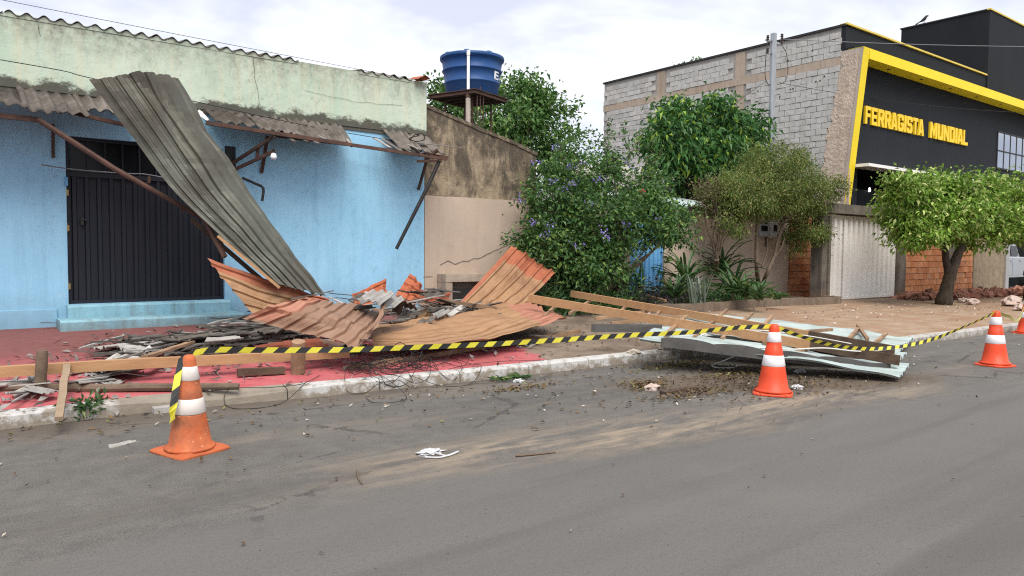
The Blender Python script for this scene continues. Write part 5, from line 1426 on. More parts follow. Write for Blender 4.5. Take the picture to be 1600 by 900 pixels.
GR = 'fallen orange roofing sheets'
def osheet(ctrl, label, mats, mi, seed, pitch=.2, amp=.03, nv=24, dent=.02, name='orange_roof_sheet', j0=.02, j1=.03, flip=1, thick=.004):
    o_ = sheet(ctrl, 'trap', pitch, amp, nv, thick, dent, jag0=j0, jag1=j1, seed=seed, mi=mi, flip=flip, creases=4).build(name, mats)
    return tag(o_, label, 'roof sheet', GR)
osheet([[(2.85, 10.35, 1.39), (3.02, 10.1, 1.06), (3.3, 9.95, 0.66)], [(3.6, 10.1, 1.09), (3.65, 10, 0.81), (3.77, 9.9, 0.58)], [(4.42, 9.95, 0.81), (4.39, 9.9, 0.7), (4.34, 9.85, 0.53)]],
       'tan ribbed sheet with orange edge below the grey sheet, by the gate', ['orange_sheet', 'orange_end'], lambda i, j: 1 if i < 6 else 0, 1, .16, .028, j0=.03, flip=-1)
osheet([[(2.8, 8.79, 0.7), (3.22, 8.04, 0.58), (3.57, 7.38, 0.46)], [(3.05, 8.47, 0.86), (3.48, 7.94, 0.74), (3.93, 7.67, 0.6)], [(3.39, 8.38, 0.95), (4.07, 8.61, 0.86), (4.64, 8.62, 0.74)]],
       'dusty brown ribbed sheet with pink edge on top of the pile', ['brown_sheet', 'pink_sheet'], lambda i, j: 1 if i < 9 and j > 1 else 0, 2, .2, .03, flip=-1)
osheet([[(3.54, 7.3, 0.47), (3.68, 7.33, 0.54)], [(3.94, 7.62, 0.72), (4.15, 7.87, 0.78)], [(4.59, 8.6, 0.9), (4.66, 8.58, 0.94)]],
       'narrow bent brown flange at the right of the dusty brown sheet', ['brown_sheet'], 0, 3, .12, .015, nv=12)
osheet([[(4.43, 8.8, 0.52), (4.2, 8.29, 0.45), (4.04, 7.99, 0.36)], [(5.93, 9.23, 0.58), (5.44, 8.18, 0.5), (5.24, 7.55, 0.4)], [(8.08, 9.98, 0.66), (7.68, 8.98, 0.6), (7.48, 8.29, 0.52)]],
       'longest tan ribbed sheet lying across the front of the pile', ['orange_sheet', 'pink_sheet', 'brown_sheet'], lambda i, j: 1 if j > 24 else (2 if (18 < i < 27 and 1 < j < 12) else 0), 4, .13, .024, nv=30, flip=-1)
osheet([[(8.46, 11, 1.62), (8.84, 10.8, 1.37), (9.1, 10.5, 1.12)], [(7.38, 10.3, 1.12), (7.71, 10.1, 0.91), (8.07, 9.9, 0.75)], [(6.42, 9.7, 0.69), (6.67, 9.5, 0.57), (7.04, 9.3, 0.48)]],
       'tan sheet with red end propped up against the bush', ['orange_sheet', 'orange_end'], lambda i, j: 1 if j < 6 or i < 2 else 0, 5, .19, .035, flip=-1)
osheet([[(5.53, 10.2, 0.73), (6.07, 10.6, 1.13)], [(5.72, 10.1, 0.69), (6.15, 10.5, 1.05)], [(5.9, 10.1, 0.65), (6.26, 10.5, 0.92)]],
       'red-orange sheet piece standing before the blue wall corner', ['red_tile'], 0, 6, .18, .03, nv=10, name='red_sheet_piece')
osheet([[(6.13, 10.5, 0.92), (5.99, 10.2, 0.68)], [(6.45, 10.5, 0.78), (6.26, 10.2, 0.61)], [(6.89, 10.6, 0.83), (6.62, 10.3, 0.65)]],
       'sagging red sheet strip under the beige wall', ['red_tile_dark'], 0, 7, .2, .02, nv=10, name='red_sheet_piece')
osheet([[(4.96, 10.4, 0.84), (4.85, 10.1, 0.65)], [(5.34, 10.5, 0.96), (5.21, 10.2, 0.7)], [(5.65, 10.6, 1.04), (5.52, 10.3, 0.75)]],
       'small red ribbed piece behind the grey shards', ['red_tile'], 0, 8, .14, .025, nv=12, name='red_sheet_piece', j1=.06)
osheet([[(5.42, 9.5, 0.5), (5.93, 9.4, 0.48)], [(5.73, 9.8, 0.58), (6.14, 9.7, 0.61)], [(6.06, 10.1, 0.72), (6.28, 9.9, 0.67)]],
       'small tan sheet piece in the middle of the pile', ['orange_sheet'], 0, 9, .16, .03, nv=8, flip=-1)
osheet([[(2.97, 8.9, 0.36), (3.02, 8.7, 0.26)], [(3.65, 8.9, 0.42), (3.68, 8.6, 0.27)], [(4.43, 8.9, 0.29), (4.37, 8.6, 0.2)]],
       'brown sheet hidden under the dusty brown sheet', ['brown_sheet', 'red_tile_dark'], lambda i, j: 1 if j < 6 else 0, 10, .2, .025, nv=10, flip=-1)

# ---- timbers
def timber(name, a, b, w, h, m, label, cat='timber', r=.004, grp=None):
    n = 10; mb_ = MB(); a, b = V3(a), V3(b); d = (b - a).normalized(); sd = d.cross(Vector((0, 0, 1))).normalized(); u = sd.cross(d)
    ring = []
    for i in range(n + 1):
        p = a.lerp(b, i / n) + u * .008 * nz(i * .7, a.x) + sd * .006 * nz(i * .6, a.y)
        ring.append([p - sd * w / 2 - u * h / 2, p + sd * w / 2 - u * h / 2, p + sd * w / 2 + u * h / 2, p - sd * w / 2 + u * h / 2, p - sd * w / 2 - u * h / 2])
    mb_.grid(ring); k_ = len(mb_.v)
    mb_.f.append((3, 2, 1, 0)); mb_.m.append(0); mb_.f.append((k_ - 5, k_ - 4, k_ - 3, k_ - 2)); mb_.m.append(0)
    return tag(mb_.rough(r, 6).build(name, m), label, cat, grp)
timber('timber_beam', (-0.46, 8.52, 0.36), (3.74, 7.92, 0.33), .09, .1, 'new_timber', 'long orange-brown beam lying across the red pavement', 'beam')
tag(MB().tube([lerp((-0.25, 8.77, 0.2), (2.32, 7.36, 0.17), i / 10) + Vector((0, 0, .012 * nz(i * .8))) for i in range(11)], [.045, .046, .046, .045, .044, .043, .042, .041, .039, .037, .033], 8).rough(.006, 5).build('wooden_pole', 'old_timber'), 'dark round wooden pole lying along the kerb', 'pole')
timber('timber_stick', (0.98, 8.26, 0.38), (0.76, 6.95, 0.13), .06, .035, 'dry_stick', 'short stick leaning from the pole onto the kerb', 'stick')
timber('timber_beam', (3.69, 7.82, 0.17), (7.72, 8.34, 0.3), .07, .06, 'batten', 'thin timber lying under the longest tan sheet', 'beam')
timber('timber_beam', (6.06, 9.62, 0.75), (6.87, 9.32, 0.62), .06, .06, 'batten', 'short timber on the pile under the propped sheet', 'beam')
timber('timber_beam', (1.67, 8.3, 0.4), (2.41, 9.37, 0.4), .07, .03, 'batten', 'brown plank slanting in the grey slat pile', 'plank')
# posts still standing
def post(px_base, px_top, r, m, label):
    b_ = MB(); a = V3(px_base); c = V3(px_top)
    b_.tube([a + Vector((0, 0, -.1)), a.lerp(c, .3), a.lerp(c, .7), c], [r * 1.05, r, r * .98, r * .95], 12)
    return tag(b_.rough(.008, 7).build('post_stump', m), label, 'post', 'broken posts at the pavement edge')
post((0.747, 8.139, 0.164), (0.77, 8.14, 0.55), .05, 'old_timber', 'broken dark post stump at the left beside the long beam')
post((3.104, 7.848, 0.156), (3.08, 7.75, 0.52), .075, 'batten', 'broken round post stump under the dusty brown sheet')
for q, lab in (((2.989, 7.829, 0.155), 'short block lying left of the round post stump'),):
    timber('timber_block', (q[0] - .5, q[1] + .12, q[2] + .06), (q[0] - .02, q[1] + .04, q[2] + .05), .07, .07, 'burnt_end', lab, 'block')

# ---- fallen roof at the right: sheets nailed to beams and battens
fr_ = thing('fallen_roof_wreck', (9.8, 6.2, 0), 'fallen roof of pale green sheets on timber beams over the kerb', 'roof')
def fsheet(a, b, c, d, seed, nm='roof_sheet', m='green_white_sheet'):
    # a,b = far edge left->right ; c,d = near edge left->right ; ribs run left->right
    sheet([[a, c], [lerp(a, b, .5) + Vector((0, 0, .02)), lerp(c, d, .5) + Vector((0, 0, .02))], [b, d]], 'trap', .16, .034, 24, .003, .016, seed=seed, flip=-1, creases=2, jag1=.012).build(nm, m, fr_)
fsheet((10.65, 8.57, 0.46), (12.81, 5.7, 0.13), (9.1, 7.65, 0.44), (10.84, 5.04, 0.13), 1)
fsheet((8.72, 7.4, 0.47), (10.58, 4.79, 0.16), (7.86, 6.88, 0.45), (9.72, 4.54, 0.13), 2)
fsheet((7.71, 6.85, 0.47), (9.71, 4.36, 0.12), (7.07, 6.53, 0.42), (8.95, 4.13, 0.08), 3)
fa, fb_ = (7.05, 6.14, 0.42), (9.25, 4.4, 0.1)
fas = MB(); n = 48; tp = []; 
A_, B_ = V3(fa), V3(fb_); sdv = (B_ - A_).cross(Vector((0, 0, 1))).normalized() * .012
for i in range(n + 1):
    t = i / n; p = A_.lerp(B_, t); h = .035 + .035 * abs(math.sin(t * n / 6 * math.pi * .55)) ** .6
    lo_, hi_ = p + Vector((0, 0, -.07)), p + Vector((0, 0, h))
    tp.append([lo_ + sdv, hi_ + sdv, hi_ - sdv, lo_ - sdv, lo_ + sdv])
fas.grid(tp).rough(.004, 4).build('fascia_board', 'grey_board', fr_)
tp = []
A_, B_ = V3((7.05, 7.37, 0.48)), V3((7.94, 6.91, 0.46))
MB().bar(A_, B_, .03, .11).rough(.03, 5).build('fascia_board', 'grey_board', fr_)
def fbeam(a, b, split, w=.06, h=.12):
    a, b = V3(a), V3(b); c = a.lerp(b, split)
    MB().bar(a, c, w, h).rough(.005, 3).build('beam', 'new_timber', fr_)
    MB().bar(c, b, w, h).rough(.008, 3).build('beam_end', 'burnt_end', fr_)
fbeam((9.44, 10.43, 0.72), (9.89, 4.66, 0.26), .80)
fbeam((7.3, 9.05, 0.78), (9.28, 4.3, 0.22), .80)
for a, b in (((8.46, 9.69, 0.62), (7.07, 8.4, 0.55)), ((9.62, 10.11, 0.6), (7.77, 8.62, 0.55)), ((10.51, 9.93, 0.58), (8.67, 8.47, 0.5)), ((9.56, 8.38, 0.52), (8.48, 7.53, 0.5)), ((9.34, 7.64, 0.5), (7.31, 6.3, 0.46)), ((11.57, 8.51, 0.46), (7.87, 6.29, 0.4)), ((11.56, 7.96, 0.44), (8.21, 6.11, 0.37)), ((11.47, 7.51, 0.42), (9.74, 6.54, 0.4)),
             ((12.09, 6.28, 0.28), (9.28, 5.13, 0.22)), ((12.41, 6.47, 0.3), (10.82, 5.49, 0.26)), ((12.06, 5.81, 0.24), (10.52, 5.28, 0.2)), ((8.98, 5.34, 0.27), (8.67, 5.3, 0.24)), ((11.79, 10.69, 0.6), (11.46, 9.89, 0.55)), ((8.27, 8.57, 0.45), (9.71, 8.73, 0.5)), ((8.18, 8.13, 0.42), (9.46, 7.7, 0.5)), ((9.76, 6.13, 0.36), (11.03, 6.16, 0.33)), ((9.83, 7.06, 0.42), (8.55, 5.69, 0.33))):
    MB().bar(a, b, .045, .045).rough(.005, 6).build('batten', 'batten', fr_)

# ================================================================== grey shards and slats
protos = []
def shard_mesh(kind, i):
    if kind == 'wave':
        L, W = rnd.uniform(.35, .8), rnd.choice((.16, .24, .3))
        b_ = sheet([[(-L / 2, -W / 2, 0), (-L / 2 + rnd.uniform(0, .12), W / 2, 0)], [(L / 2, -W / 2, .02), (L / 2 - rnd.uniform(0, .15), W / 2, 0)]], 'wave', .12, .018, 5, .008, .01, jag0=.12, jag1=.16, seed=i * 3.3)
        # ribs along v (first index) = X
    else:
        L, W = rnd.uniform(.35, 1.2), rnd.uniform(.02, .065); b_ = MB(); ring = []
        for k_ in range(6):
            t = k_ / 5; x_ = (t - .5) * L; y_ = .02 * nz(t * 2, i); z_ = .02 * nz(t * 2, i, 4) + .01
            w_ = W * (1 if 0 < k_ < 5 else rnd.uniform(.3, .9)) / 2
            ring.append([(x_, y_ - w_, z_ - .008), (x_, y_ + w_, z_ - .008), (x_, y_ + w_, z_ + .008), (x_, y_ - w_, z_ + .008), (x_, y_ - w_, z_ - .008)])
        b_.grid(ring); m_ = len(b_.v); b_.f.append((3, 2, 1, 0)); b_.m.append(0); b_.f.append((m_ - 5, m_ - 4, m_ - 3, m_ - 2)); b_.m.append(0)
    return b_
def mk_proto(kind, i, mat):
    b_ = shard_mesh(kind, i); me = bpy.data.meshes.new('shard'); me.from_pydata(b_.v, [], b_.f); me.materials.append(MATS[mat])
    return me
P_wave = [mk_proto('wave', i, 'fibre_shard') for i in range(7)]
P_waved = [mk_proto('wave', i + 20, 'fibre_cement') for i in range(6)]
P_slat = [mk_proto('slat', i, 'grey_slat') for i in range(9)]
P_slatp = [mk_proto('slat', i + 30, 'fibre_shard') for i in range(5)]
def lay(me, name, loc, yaw, pitch, roll, sc, label, cat, grp):
    o_ = bpy.data.objects.new(name, me); COL.objects.link(o_); o_.location = loc; o_.rotation_euler = (roll, pitch, yaw); o_.scale = (sc,) * 3
    return tag(o_, label, cat, grp)
def zone(x_, y_, x0, x1, ym):
    return ('left end' if x_ < x0 else 'right end' if x_ > x1 else 'middle') + (', street side' if y_ < ym else ', wall side')
def pile(n, pts, hfun, kinds, label_s, label_w, grp, yawm=0., yaws=.5, scale=(.7, 1.1), tilt=.15, zn=(2.2, 3.5, 9.8)):
    for i in range(n):
        x_, y_ = pts(); k_ = rnd.choice(kinds)
        h = hfun(x_, y_) * rnd.random() ** .8
        me = rnd.choice({'w': P_wave, 'd': P_waved, 's': P_slat, 'p': P_slatp}[k_])
        sl_ = k_ in 'sp'
        lay(me, 'broken_slat' if sl_ else 'fibre_cement_shard', (x_, y_, zs(x_, y_) + .02 + h), yawm + rnd.gauss(0, yaws), rnd.gauss(0, tilt), rnd.gauss(0, tilt), rnd.uniform(*scale), ('pale ' if k_ == 'p' else '') + (label_s if sl_ else label_w) + ', ' + zone(x_, y_, *zn), 'slat' if sl_ else 'shard', grp)
# flat heap before the steps
def ptsA():
    t = rnd.random(); c = lerp((1.55, 9.35, 0), (4.2, 10.1, 0), t); return c.x + rnd.gauss(0, .25), c.y + rnd.gauss(0, .42)
pile(140, ptsA, lambda x_, y_: .08 + .2 * max(0, min(1, (x_ - 1.2) / 2.6)), 'sssssssdppw', 'thin weathered slat in flat heap before steps', 'cracked corrugated shard in flat heap before steps', 'flat heap before the shop steps', .15, .6, (.75, 1.2), .09, (2.2, 3.5, 9.75))
# heap in the middle below the sheets
def ptsB():
    t = rnd.random(); c = lerp((4.0, 9.3, 0), (7.4, 9.9, 0), t); return c.x + rnd.gauss(0, .2), c.y + rnd.gauss(0, .38)
pile(95, ptsB, lambda x_, y_: .62 if x_ < 6.6 else .4, 'ssssddwp', 'thin weathered slat in the heap below the orange sheets', 'grey corrugated shard in the heap below the orange sheets', 'heap below the orange sheets', .2, .7, (.6, 1.0), .2, (5.0, 6.4, 9.6))
def ptsB2():
    t = rnd.random(); c = lerp((4.0, 8.5, 0), (6.8, 8.3, 0), t); return c.x + rnd.gauss(0, .2), c.y + rnd.gauss(0, .25)
pile(26, ptsB2, lambda x_, y_: .16, 'ssssd', 'dark slat under the front edge of the tan sheet', 'dark shard under the front edge of the tan sheet', 'slats under the tan sheet', .1, .35, (.6, .9), .05, (4.9, 6.0, 8.4))
# pale shards on the red pavement by the left post
def ptsC():
    t = rnd.random(); c = lerp((.35, 8.1, 0), (1.5, 8.5, 0), t); return c.x + rnd.gauss(0, .18), c.y + rnd.gauss(0, .22)
pile(22, ptsC, lambda x_, y_: .06, 'wwpp', 'splinter on the red pavement by the left post', 'pale corrugated shard on the red pavement by the left post', 'pale shards by the left post', .6, .6, (.45, .75), .1, (.7, 1.2, 8.3))
# pale shards resting on top of the heap
for q, yaw, pit, roll, sc, k_, lab in (((4.24, 8.17, 0.95), .75, -.2, .25, .95, P_wave[0], 'topmost white corrugated shard on the heap'), ((4.18, 8.4, 0.9), .7, -.15, .2, .9, P_wave[1], 'white corrugated shard left of the topmost one'), ((4.49, 8.29, 0.88), .8, -.15, .3, .8, P_wave[2], 'white corrugated shard right of the topmost one'),
    ((4.15, 8.5, 0.8), .1, 0, .1, .9, P_waved[0], 'dark corrugated shard below the white ones'), ((5.65, 8.97, 0.62), .6, -.1, .1, .9, P_wave[3], 'pale shard lying between the two tan sheets'), ((6.07, 9.24, 0.62), .5, -.2, .2, .8, P_wave[4], 'pale shard beside the short timber'), ((4.77, 8.37, 0.8), .9, .4, .3, .7, P_waved[1], 'dark shard stuck upright in the heap middle'), ((4.69, 8.48, 0.78), 1.2, .5, .1, .8, P_waved[2], 'dark shard leaning in the heap middle'),
    ((5.01, 8.5, 0.85), .2, -.1, 0, .8, P_slatp[0], 'pale slat lying across the heap top'), ((4.33, 9.2, 0.85), .2, .1, 0, .6, P_slat[1], 'dark slat at the foot of the grey sheet')):
    lay(k_, 'fibre_cement_shard', q, yaw, pit, roll, sc, lab, 'shard', 'shards on top of the heap')
for q, yaw, sc, me, lab in (((1.306, 8.612, 0.215), .9, .6, P_wave[0], 'white corrugated shard beside the short stick'), ((1.118, 8.794, 0.228), .8, .5, P_wave[1], 'white curved shard behind the short stick'), ((0.532, 8.464, 0.217), .4, .9, P_wave[2], 'long white shard at the left picture edge'), ((1.227, 11.8, 0.486), .0, .5, P_slat[3], 'pale lump at the left end of the slat heap'), ((1.105, 6.34, -0.002), .5, .45, P_wave[3], 'whitish broken shard lying on the asphalt before the first cone')):
    lay(me, 'fibre_cement_shard', q, yaw, .05, .05, sc, lab, 'shard', 'single pale shards')

# ================================================================== traffic cones
def cone(proto_mats, base_kind):
    body, white, basem = proto_mats
    root = bpy.data.objects.new('traffic_cone', None); COL.objects.link(root)
    H = .75; zb = .035
    rad = lambda z: .165 + (.042 - .165) * (z - zb) / (H - zb)
    pr = [(rad(zb) + .03, .03), (rad(zb) + .02, zb + .012), (rad(zb + .03), zb + .03)]
    z = zb + .06
    for zz in (.2, .29): pr += [(rad(zz), zz)]
    pr += [(rad(.30) , .30), (rad(.30) - .003, .302), (rad(.43), .43), (rad(.5), .5), (rad(.502) - .003, .504), (rad(.56), .56), (rad(.7), .7), (rad(.735), .735), (.03, .75)]
    MB().lathe(pr, 28).build('body', body, root, smooth=True)
    for z0, z1 in ((.305, .42), (.56, .665)):
        MB().lathe([(rad(z0) + .0005, z0), (rad(z0) + .004, z0 + .004), (rad(z1) + .004, z1 - .004), (rad(z1) + .0005, z1)], 28, caps=False).build('reflective_band', white, root, smooth=True)
    b_ = MB(); n = 40; ring0 = []; 
    for k in range(n):
        a = 2 * math.pi * k / n
        r_ = .22 / max(abs(math.cos(a)), abs(math.sin(a))) if base_kind == 'square' else .205 / max(abs(math.cos(a)), abs(math.sin(a))) ** .8
        if base_kind == 'square': r_ = min(r_, .3)
        else: r_ = min(r_, .25)
        ring0.append((a, r_))
    rings = []
    for f_, z_ in ((1, 0.0), (1.0, .012), (.97, .02), (.8, .026), (.66, .034)):
        rings.append([(r_ * f_ * math.cos(a), r_ * f_ * math.sin(a), z_) for a, r_ in ring0] + [(ring0[0][1] * f_, 0, z_)])
    b_.grid(rings)
    if base_kind == 'square':
        b_.v = [(p[0], p[1], p[2] + (.018 * max(0, nz(p[0] * 4 + 3, p[1] * 4)) if math.hypot(p[0], p[1]) > .2 else 0)) for p in b_.v]
    b_.build('base', basem, root, smooth=False)
    MB().tube([(-.035, -.028, .715), (-.028, -.022, .716)], .012, 10).build('tape_hole_dark', 'black_steel', root)  # black disc on the side; the shade inside the hole is its colour
    return root
GC = 'cones along the taped-off area'
c1 = cone(('cone_old', 'cone_white_old', 'cone_old_base'), 'square')
c1.location = (1.48, 5.85, 0); c1.rotation_euler = (R(1.5), R(-1), R(20))
c1.scale = (.94, .94, .965)
tag(c1, 'faded dirty orange cone nearest the camera, on the left', 'traffic cone', GC)
c2 = cone(('cone_new', 'cone_white', 'cone_new'), 'round')
c2.location = (7.11, 4.62, 0); c2.rotation_euler = (0, R(1), R(30))
tag(c2, 'bright red-orange cone standing before the fallen roof', 'traffic cone', GC)
c3 = copy_tree(c2); c3.location = (11.46, 4.04, 0); c3.rotation_euler = (R(-1), R(.5), R(-15))
tag(c3, 'bright red-orange cone by the kerb right of the fallen roof', 'traffic cone', GC)
c4 = copy_tree(c2); c4.location = (16.69, 5.36, 0); c4.rotation_euler = (0, 0, R(60))
tag(c4, 'farthest cone, cut off by the right picture edge', 'traffic cone', GC)

# ================================================================== barrier tape
def tape(pts, label, width=.072, period=.15, twist=None, seed=0):
    P = [V3(p) for p in pts]
    n = 400; q = [interp_pts(P, i / n) for i in range(n + 1)]
    d = [0.]
    for i in range(n): d.append(d[-1] + (q[i + 1] - q[i]).length)
    total = d[-1]; m = max(4, int(total / (period / 2)))
    def at(s_):
        s_ = min(max(s_, 0), total); i = min(int(np.searchsorted(d, s_)), n); i = max(i, 1)
        f_ = (s_ - d[i - 1]) / max(1e-9, d[i] - d[i - 1]); return q[i - 1].lerp(q[i], f_)
    b_ = MB(); sub = 3
    edge = []
    for k in range(m * sub + 1):
        s_ = total * k / (m * sub); p0 = at(s_); dr = (at(s_ + .02) - at(s_ - .02)).normalized()
        tw = (twist(s_ / total) if twist else .25 * nz(s_ * 1.3, seed)) 
        up = Vector((0, 0, 1)); sd = dr.cross(up).normalized(); w_ = (sd.cross(dr) * math.cos(tw) + sd * math.sin(tw)) * width / 2
        sk = dr * .022
        edge.append((p0 - w_ - sk, p0 + w_ + sk))
    fl = lambda e: [e[0], e[1]]
    b_.grid([fl(e) for e in edge], lambda i, j: 0 if (j // sub) % 2 else 1)
    o_ = b_.build('barrier_tape', ['tape_yellow', 'tape_black'])
    so_ = o_.modifiers.new('thickness', 'SOLIDIFY'); so_.thickness = .0015
    return tag(o_, label, 'barrier tape', 'yellow and black barrier tape')
tape([(1.432, 5.88, 0.709), (1.636, 5.836, 0.746), (1.95, 5.769, 0.73), (2.329, 5.687, 0.711), (2.731, 5.601, 0.696), (3.268, 5.485, 0.69), (3.848, 5.361, 0.685), (4.475, 5.225, 0.69), (5.301, 5.048, 0.703), (6.059, 4.885, 0.704), (6.632, 4.762, 0.728), (7.091, 4.663, 0.724)],
     'long yellow and black tape from the faded cone to the middle cone', .044, .17, None, 1)
tape([(1.431, 5.839, 0.714), (1.399, 5.82, 0.61), (1.37, 5.781, 0.5), (1.344, 5.753, 0.367), (1.334, 5.753, 0.26)], 'loose tape end hanging down the faded cone', .05, .2, lambda t: 1.2 + .4 * math.sin(t * 5))
tape([(7.135, 4.652, 0.73), (7.56, 4.592, 0.598), (8.097, 4.516, 0.468), (8.726, 4.427, 0.388), (9.399, 4.332, 0.38), (10.053, 4.239, 0.442), (10.749, 4.141, 0.575), (11.387, 4.05, 0.723)],
     'sagging tape from the middle cone to the right cone', .042, .16, lambda t: .5 * math.sin(t * 9))
tape([(11.326, 4.006, 0.737), (13.052, 4.448, 0.572), (15.061, 4.962, 0.384), (16.81, 5.41, .72)], 'tape from the right cone towards the farthest cone', .042, .16, lambda t: .4 * math.sin(t * 7))

# ================================================================== wires on the ground
g = np.random.default_rng(8)
b = MB(); ctr = V3((4.189, 7.528, 0.141))
def strand(pts, r=.0034, n=60):
    b.tube([interp_pts(pts, i / n) for i in range(n + 1)], r, 5)
for k in range(17):
    c = ctr + Vector((g.normal() * .32 + .1, g.normal() * .2, 0)); rx, ry = g.uniform(.2, .5), g.uniform(.12, .32); a0 = g.random() * 6.28; pts = []
    for i in range(14):
        a = a0 + i * .55 * (1 if k % 2 else -1); x_ = c.x + rx * math.cos(a) * (1 + .12 * g.normal()); y_ = c.y + ry * math.sin(a) * (1 + .12 * g.normal())
        pts.append((x_, y_, zs(x_, y_) + .015 + abs(g.normal()) * .07))
    strand(pts)
def ground_pts(lst, lift=.012): return [(p[0], p[1], zs(p[0], p[1]) + lift + .01 * abs(g.normal())) for p in lst]
strand(ground_pts([(3.243, 7.572, 0.139), (2.913, 7.283, 0.1), (2.6, 7.328, 0.03), (2.241, 7.376, 0.026), (2.184, 7.347, -0), (2.258, 7.049, -0.001), (2.645, 7.1, -0.001), (3.01, 7.354, 0.125)]))
strand(ground_pts([(3.74, 7.671, 0.149), (3.815, 7.208, 0.022), (3.8, 6.7, 0.02), (3.53, 6.41, 0.01), (3.38, 6.59, 0.01), (3.43, 6.87, 0.01)]))
strand(ground_pts([(4.645, 7.224, 0.125), (5.073, 7.327, 0.134), (5.542, 7.314, 0.134), (6.015, 7.142, 0.123)]))
strand([(4.367, 8.117, 0.229), (4.211, 7.765, 0.357), (4.001, 7.191, 0.505), (4.135, 7.215, 0.422), (4.563, 7.809, 0.21)], .004)
strand(ground_pts([(4.116, 7.182, 0.037), (4.4, 6.97, 0.01), (4.75, 6.92, 0.01), (5.06, 7.15, 0.02), (5.08, 7.406, 0.138), (5.048, 7.853, 0.165)]))
tag(b.build('wire_tangle', 'wire_black'), 'tangle of thin black wires on the kerb and red pavement', 'wire')
lp = [(9.7, 4.58, 0.3), (9.09, 4.69, 0.3), (8.72, 4.95, 0.34), (8.24, 5.13, 0.34), (8.05, 5.4, 0.34), (8.34, 5.88, 0.2), (8.37, 6.15, 0.08), (8.12, 6.19, 0.02), (8.08, 6.03, 0.01), (8.28, 5.95, 0.01), (8.44, 6.03, 0.02)]
tag(MB().tube([interp_pts(lp, i / 60) for i in range(61)], .009, 6).build('white_cable', 'wire_white', smooth=True), 'white cable trailing from the fallen roof to the asphalt', 'cable')
lp = [(8.03, 6.42, 0.3), (8.14, 6.35, 0.42), (8.53, 6.23, 0.46), (9.25, 6.11, 0.42), (9.69, 5.69, 0.35), (9.76, 5.17, 0.3)]
tag(MB().tube([interp_pts(lp, i / 40) for i in range(41)], .007, 6).build('white_cable', 'wire_white', smooth=True), 'white cable lying over the beams of the fallen roof', 'cable')

# ================================================================== litter
def crumple(name, loc, s, m, label, cat, seed, flat=.45, n=14):
    b_ = MB(); rows = []
    for j in range(n + 1):
        th = math.pi * j / n; row = []
        for i in range(2 * n + 1):
            ph = 2 * math.pi * (i % (2 * n)) / (2 * n); d_ = Vector((math.sin(th) * math.cos(ph), math.sin(th) * math.sin(ph), math.cos(th)))
            r_ = 1 + .55 * noise.noise(d_ * 2.1 + Vector((seed, 0, 0))) + .3 * noise.noise(d_ * 5.5 + Vector((0, seed, 0)))
            p = d_ * r_; row.append((loc[0] + p.x * s[0], loc[1] + p.y * s[1], loc[2] + max(-.5, p.z) * s[2] + s[2] * .5))
        rows.append(row)
    return tag(b_.grid(rows).build(name, m), label, cat)
crumple('plastic_bag', (2.88, 4.73, 0), (.1, .05, .022), 'plastic_white', 'crumpled white plastic bag on the asphalt', 'plastic bag', 1.5)
lp = [(2.89, 4.66, 0.02), (2.94, 4.58, 0.01), (3.07, 4.63, 0.01), (2.89, 4.57, 0.01), (2.79, 4.64, 0.01)]
tag(MB().tube([interp_pts(lp, i / 30) for i in range(31)], .007, 5).build('plastic_strip', 'plastic_white'), 'thin white plastic strip beside the bag', 'plastic strip')
crumple('plastic_wrapper', (8.67, 5.25, 0), (.09, .05, .03), 'plastic_white', 'small clear wrapper right of the middle cone', 'wrapper', 2.5)
crumple('plastic_wrapper', (7.58, 4.62, 0), (.07, .05, .03), 'plastic_white', 'small clear wrapper at the base of the middle cone', 'wrapper', 3.1)
crumple('plastic_wrapper', (7.571, 7.084, 0.122), (.1, .06, .035), 'paper', 'pale wrapper on the kerb before the fallen roof', 'wrapper', 4.1)
crumple('plastic_wrapper', (8.235, 7.089, 0.126), (.14, .08, .05), 'paper', 'grey scraps at the left end of the fallen roof', 'scraps', 5.1)
crumple('clay_fragment', (6.21, 5.53, 0), (.11, .07, .04), 'rubble_pale', 'pinkish clay fragment in the leaf litter', 'fragment', 6.1, .8, 6)
b = MB().prism([(0, 0, 0), (.5, .03, 0), (.52, .09, 0), (.02, .12, 0)], (0, 0, .03)).rough(.01, 5)
p = V3((6.11, 5.29, 0)); b.v = [(v_[0] + p.x, v_[1] + p.y - .06, v_[2]) for v_ in b.v]
tag(b.build('wood_chunk', 'burnt_end'), 'dark piece of wood beside the pinkish clay fragment', 'wood')
b = MB().tube([(3.34, 4.28, 0.01), (3.46, 4.24, 0.01), (3.65, 4.19, 0.01)], [.008, .01, .006], 5)
tag(b.build('twig', 'old_timber'), 'thin dark twig lying on the sandy asphalt', 'twig')
b = MB().tube([(2.25, 4.64, 0.01), (2.18, 4.48, 0.01), (2.14, 4.34, 0.01)], [.006, .007, .005], 5)
tag(b.build('twig', 'old_timber'), 'short twig on the asphalt before the plastic bag', 'twig')
b = MB().box(-.13, .13, -.05, .05, 0, .05); p = V3((1.68, 7.39, 0))
b.v = [(v_[0] + p.x, v_[1] + p.y, v_[2]) for v_ in b.v]
tag(b.rough(.008, 6).build('grey_block', 'fibre_shard'), 'small grey block in the gutter behind the faded cone', 'block')
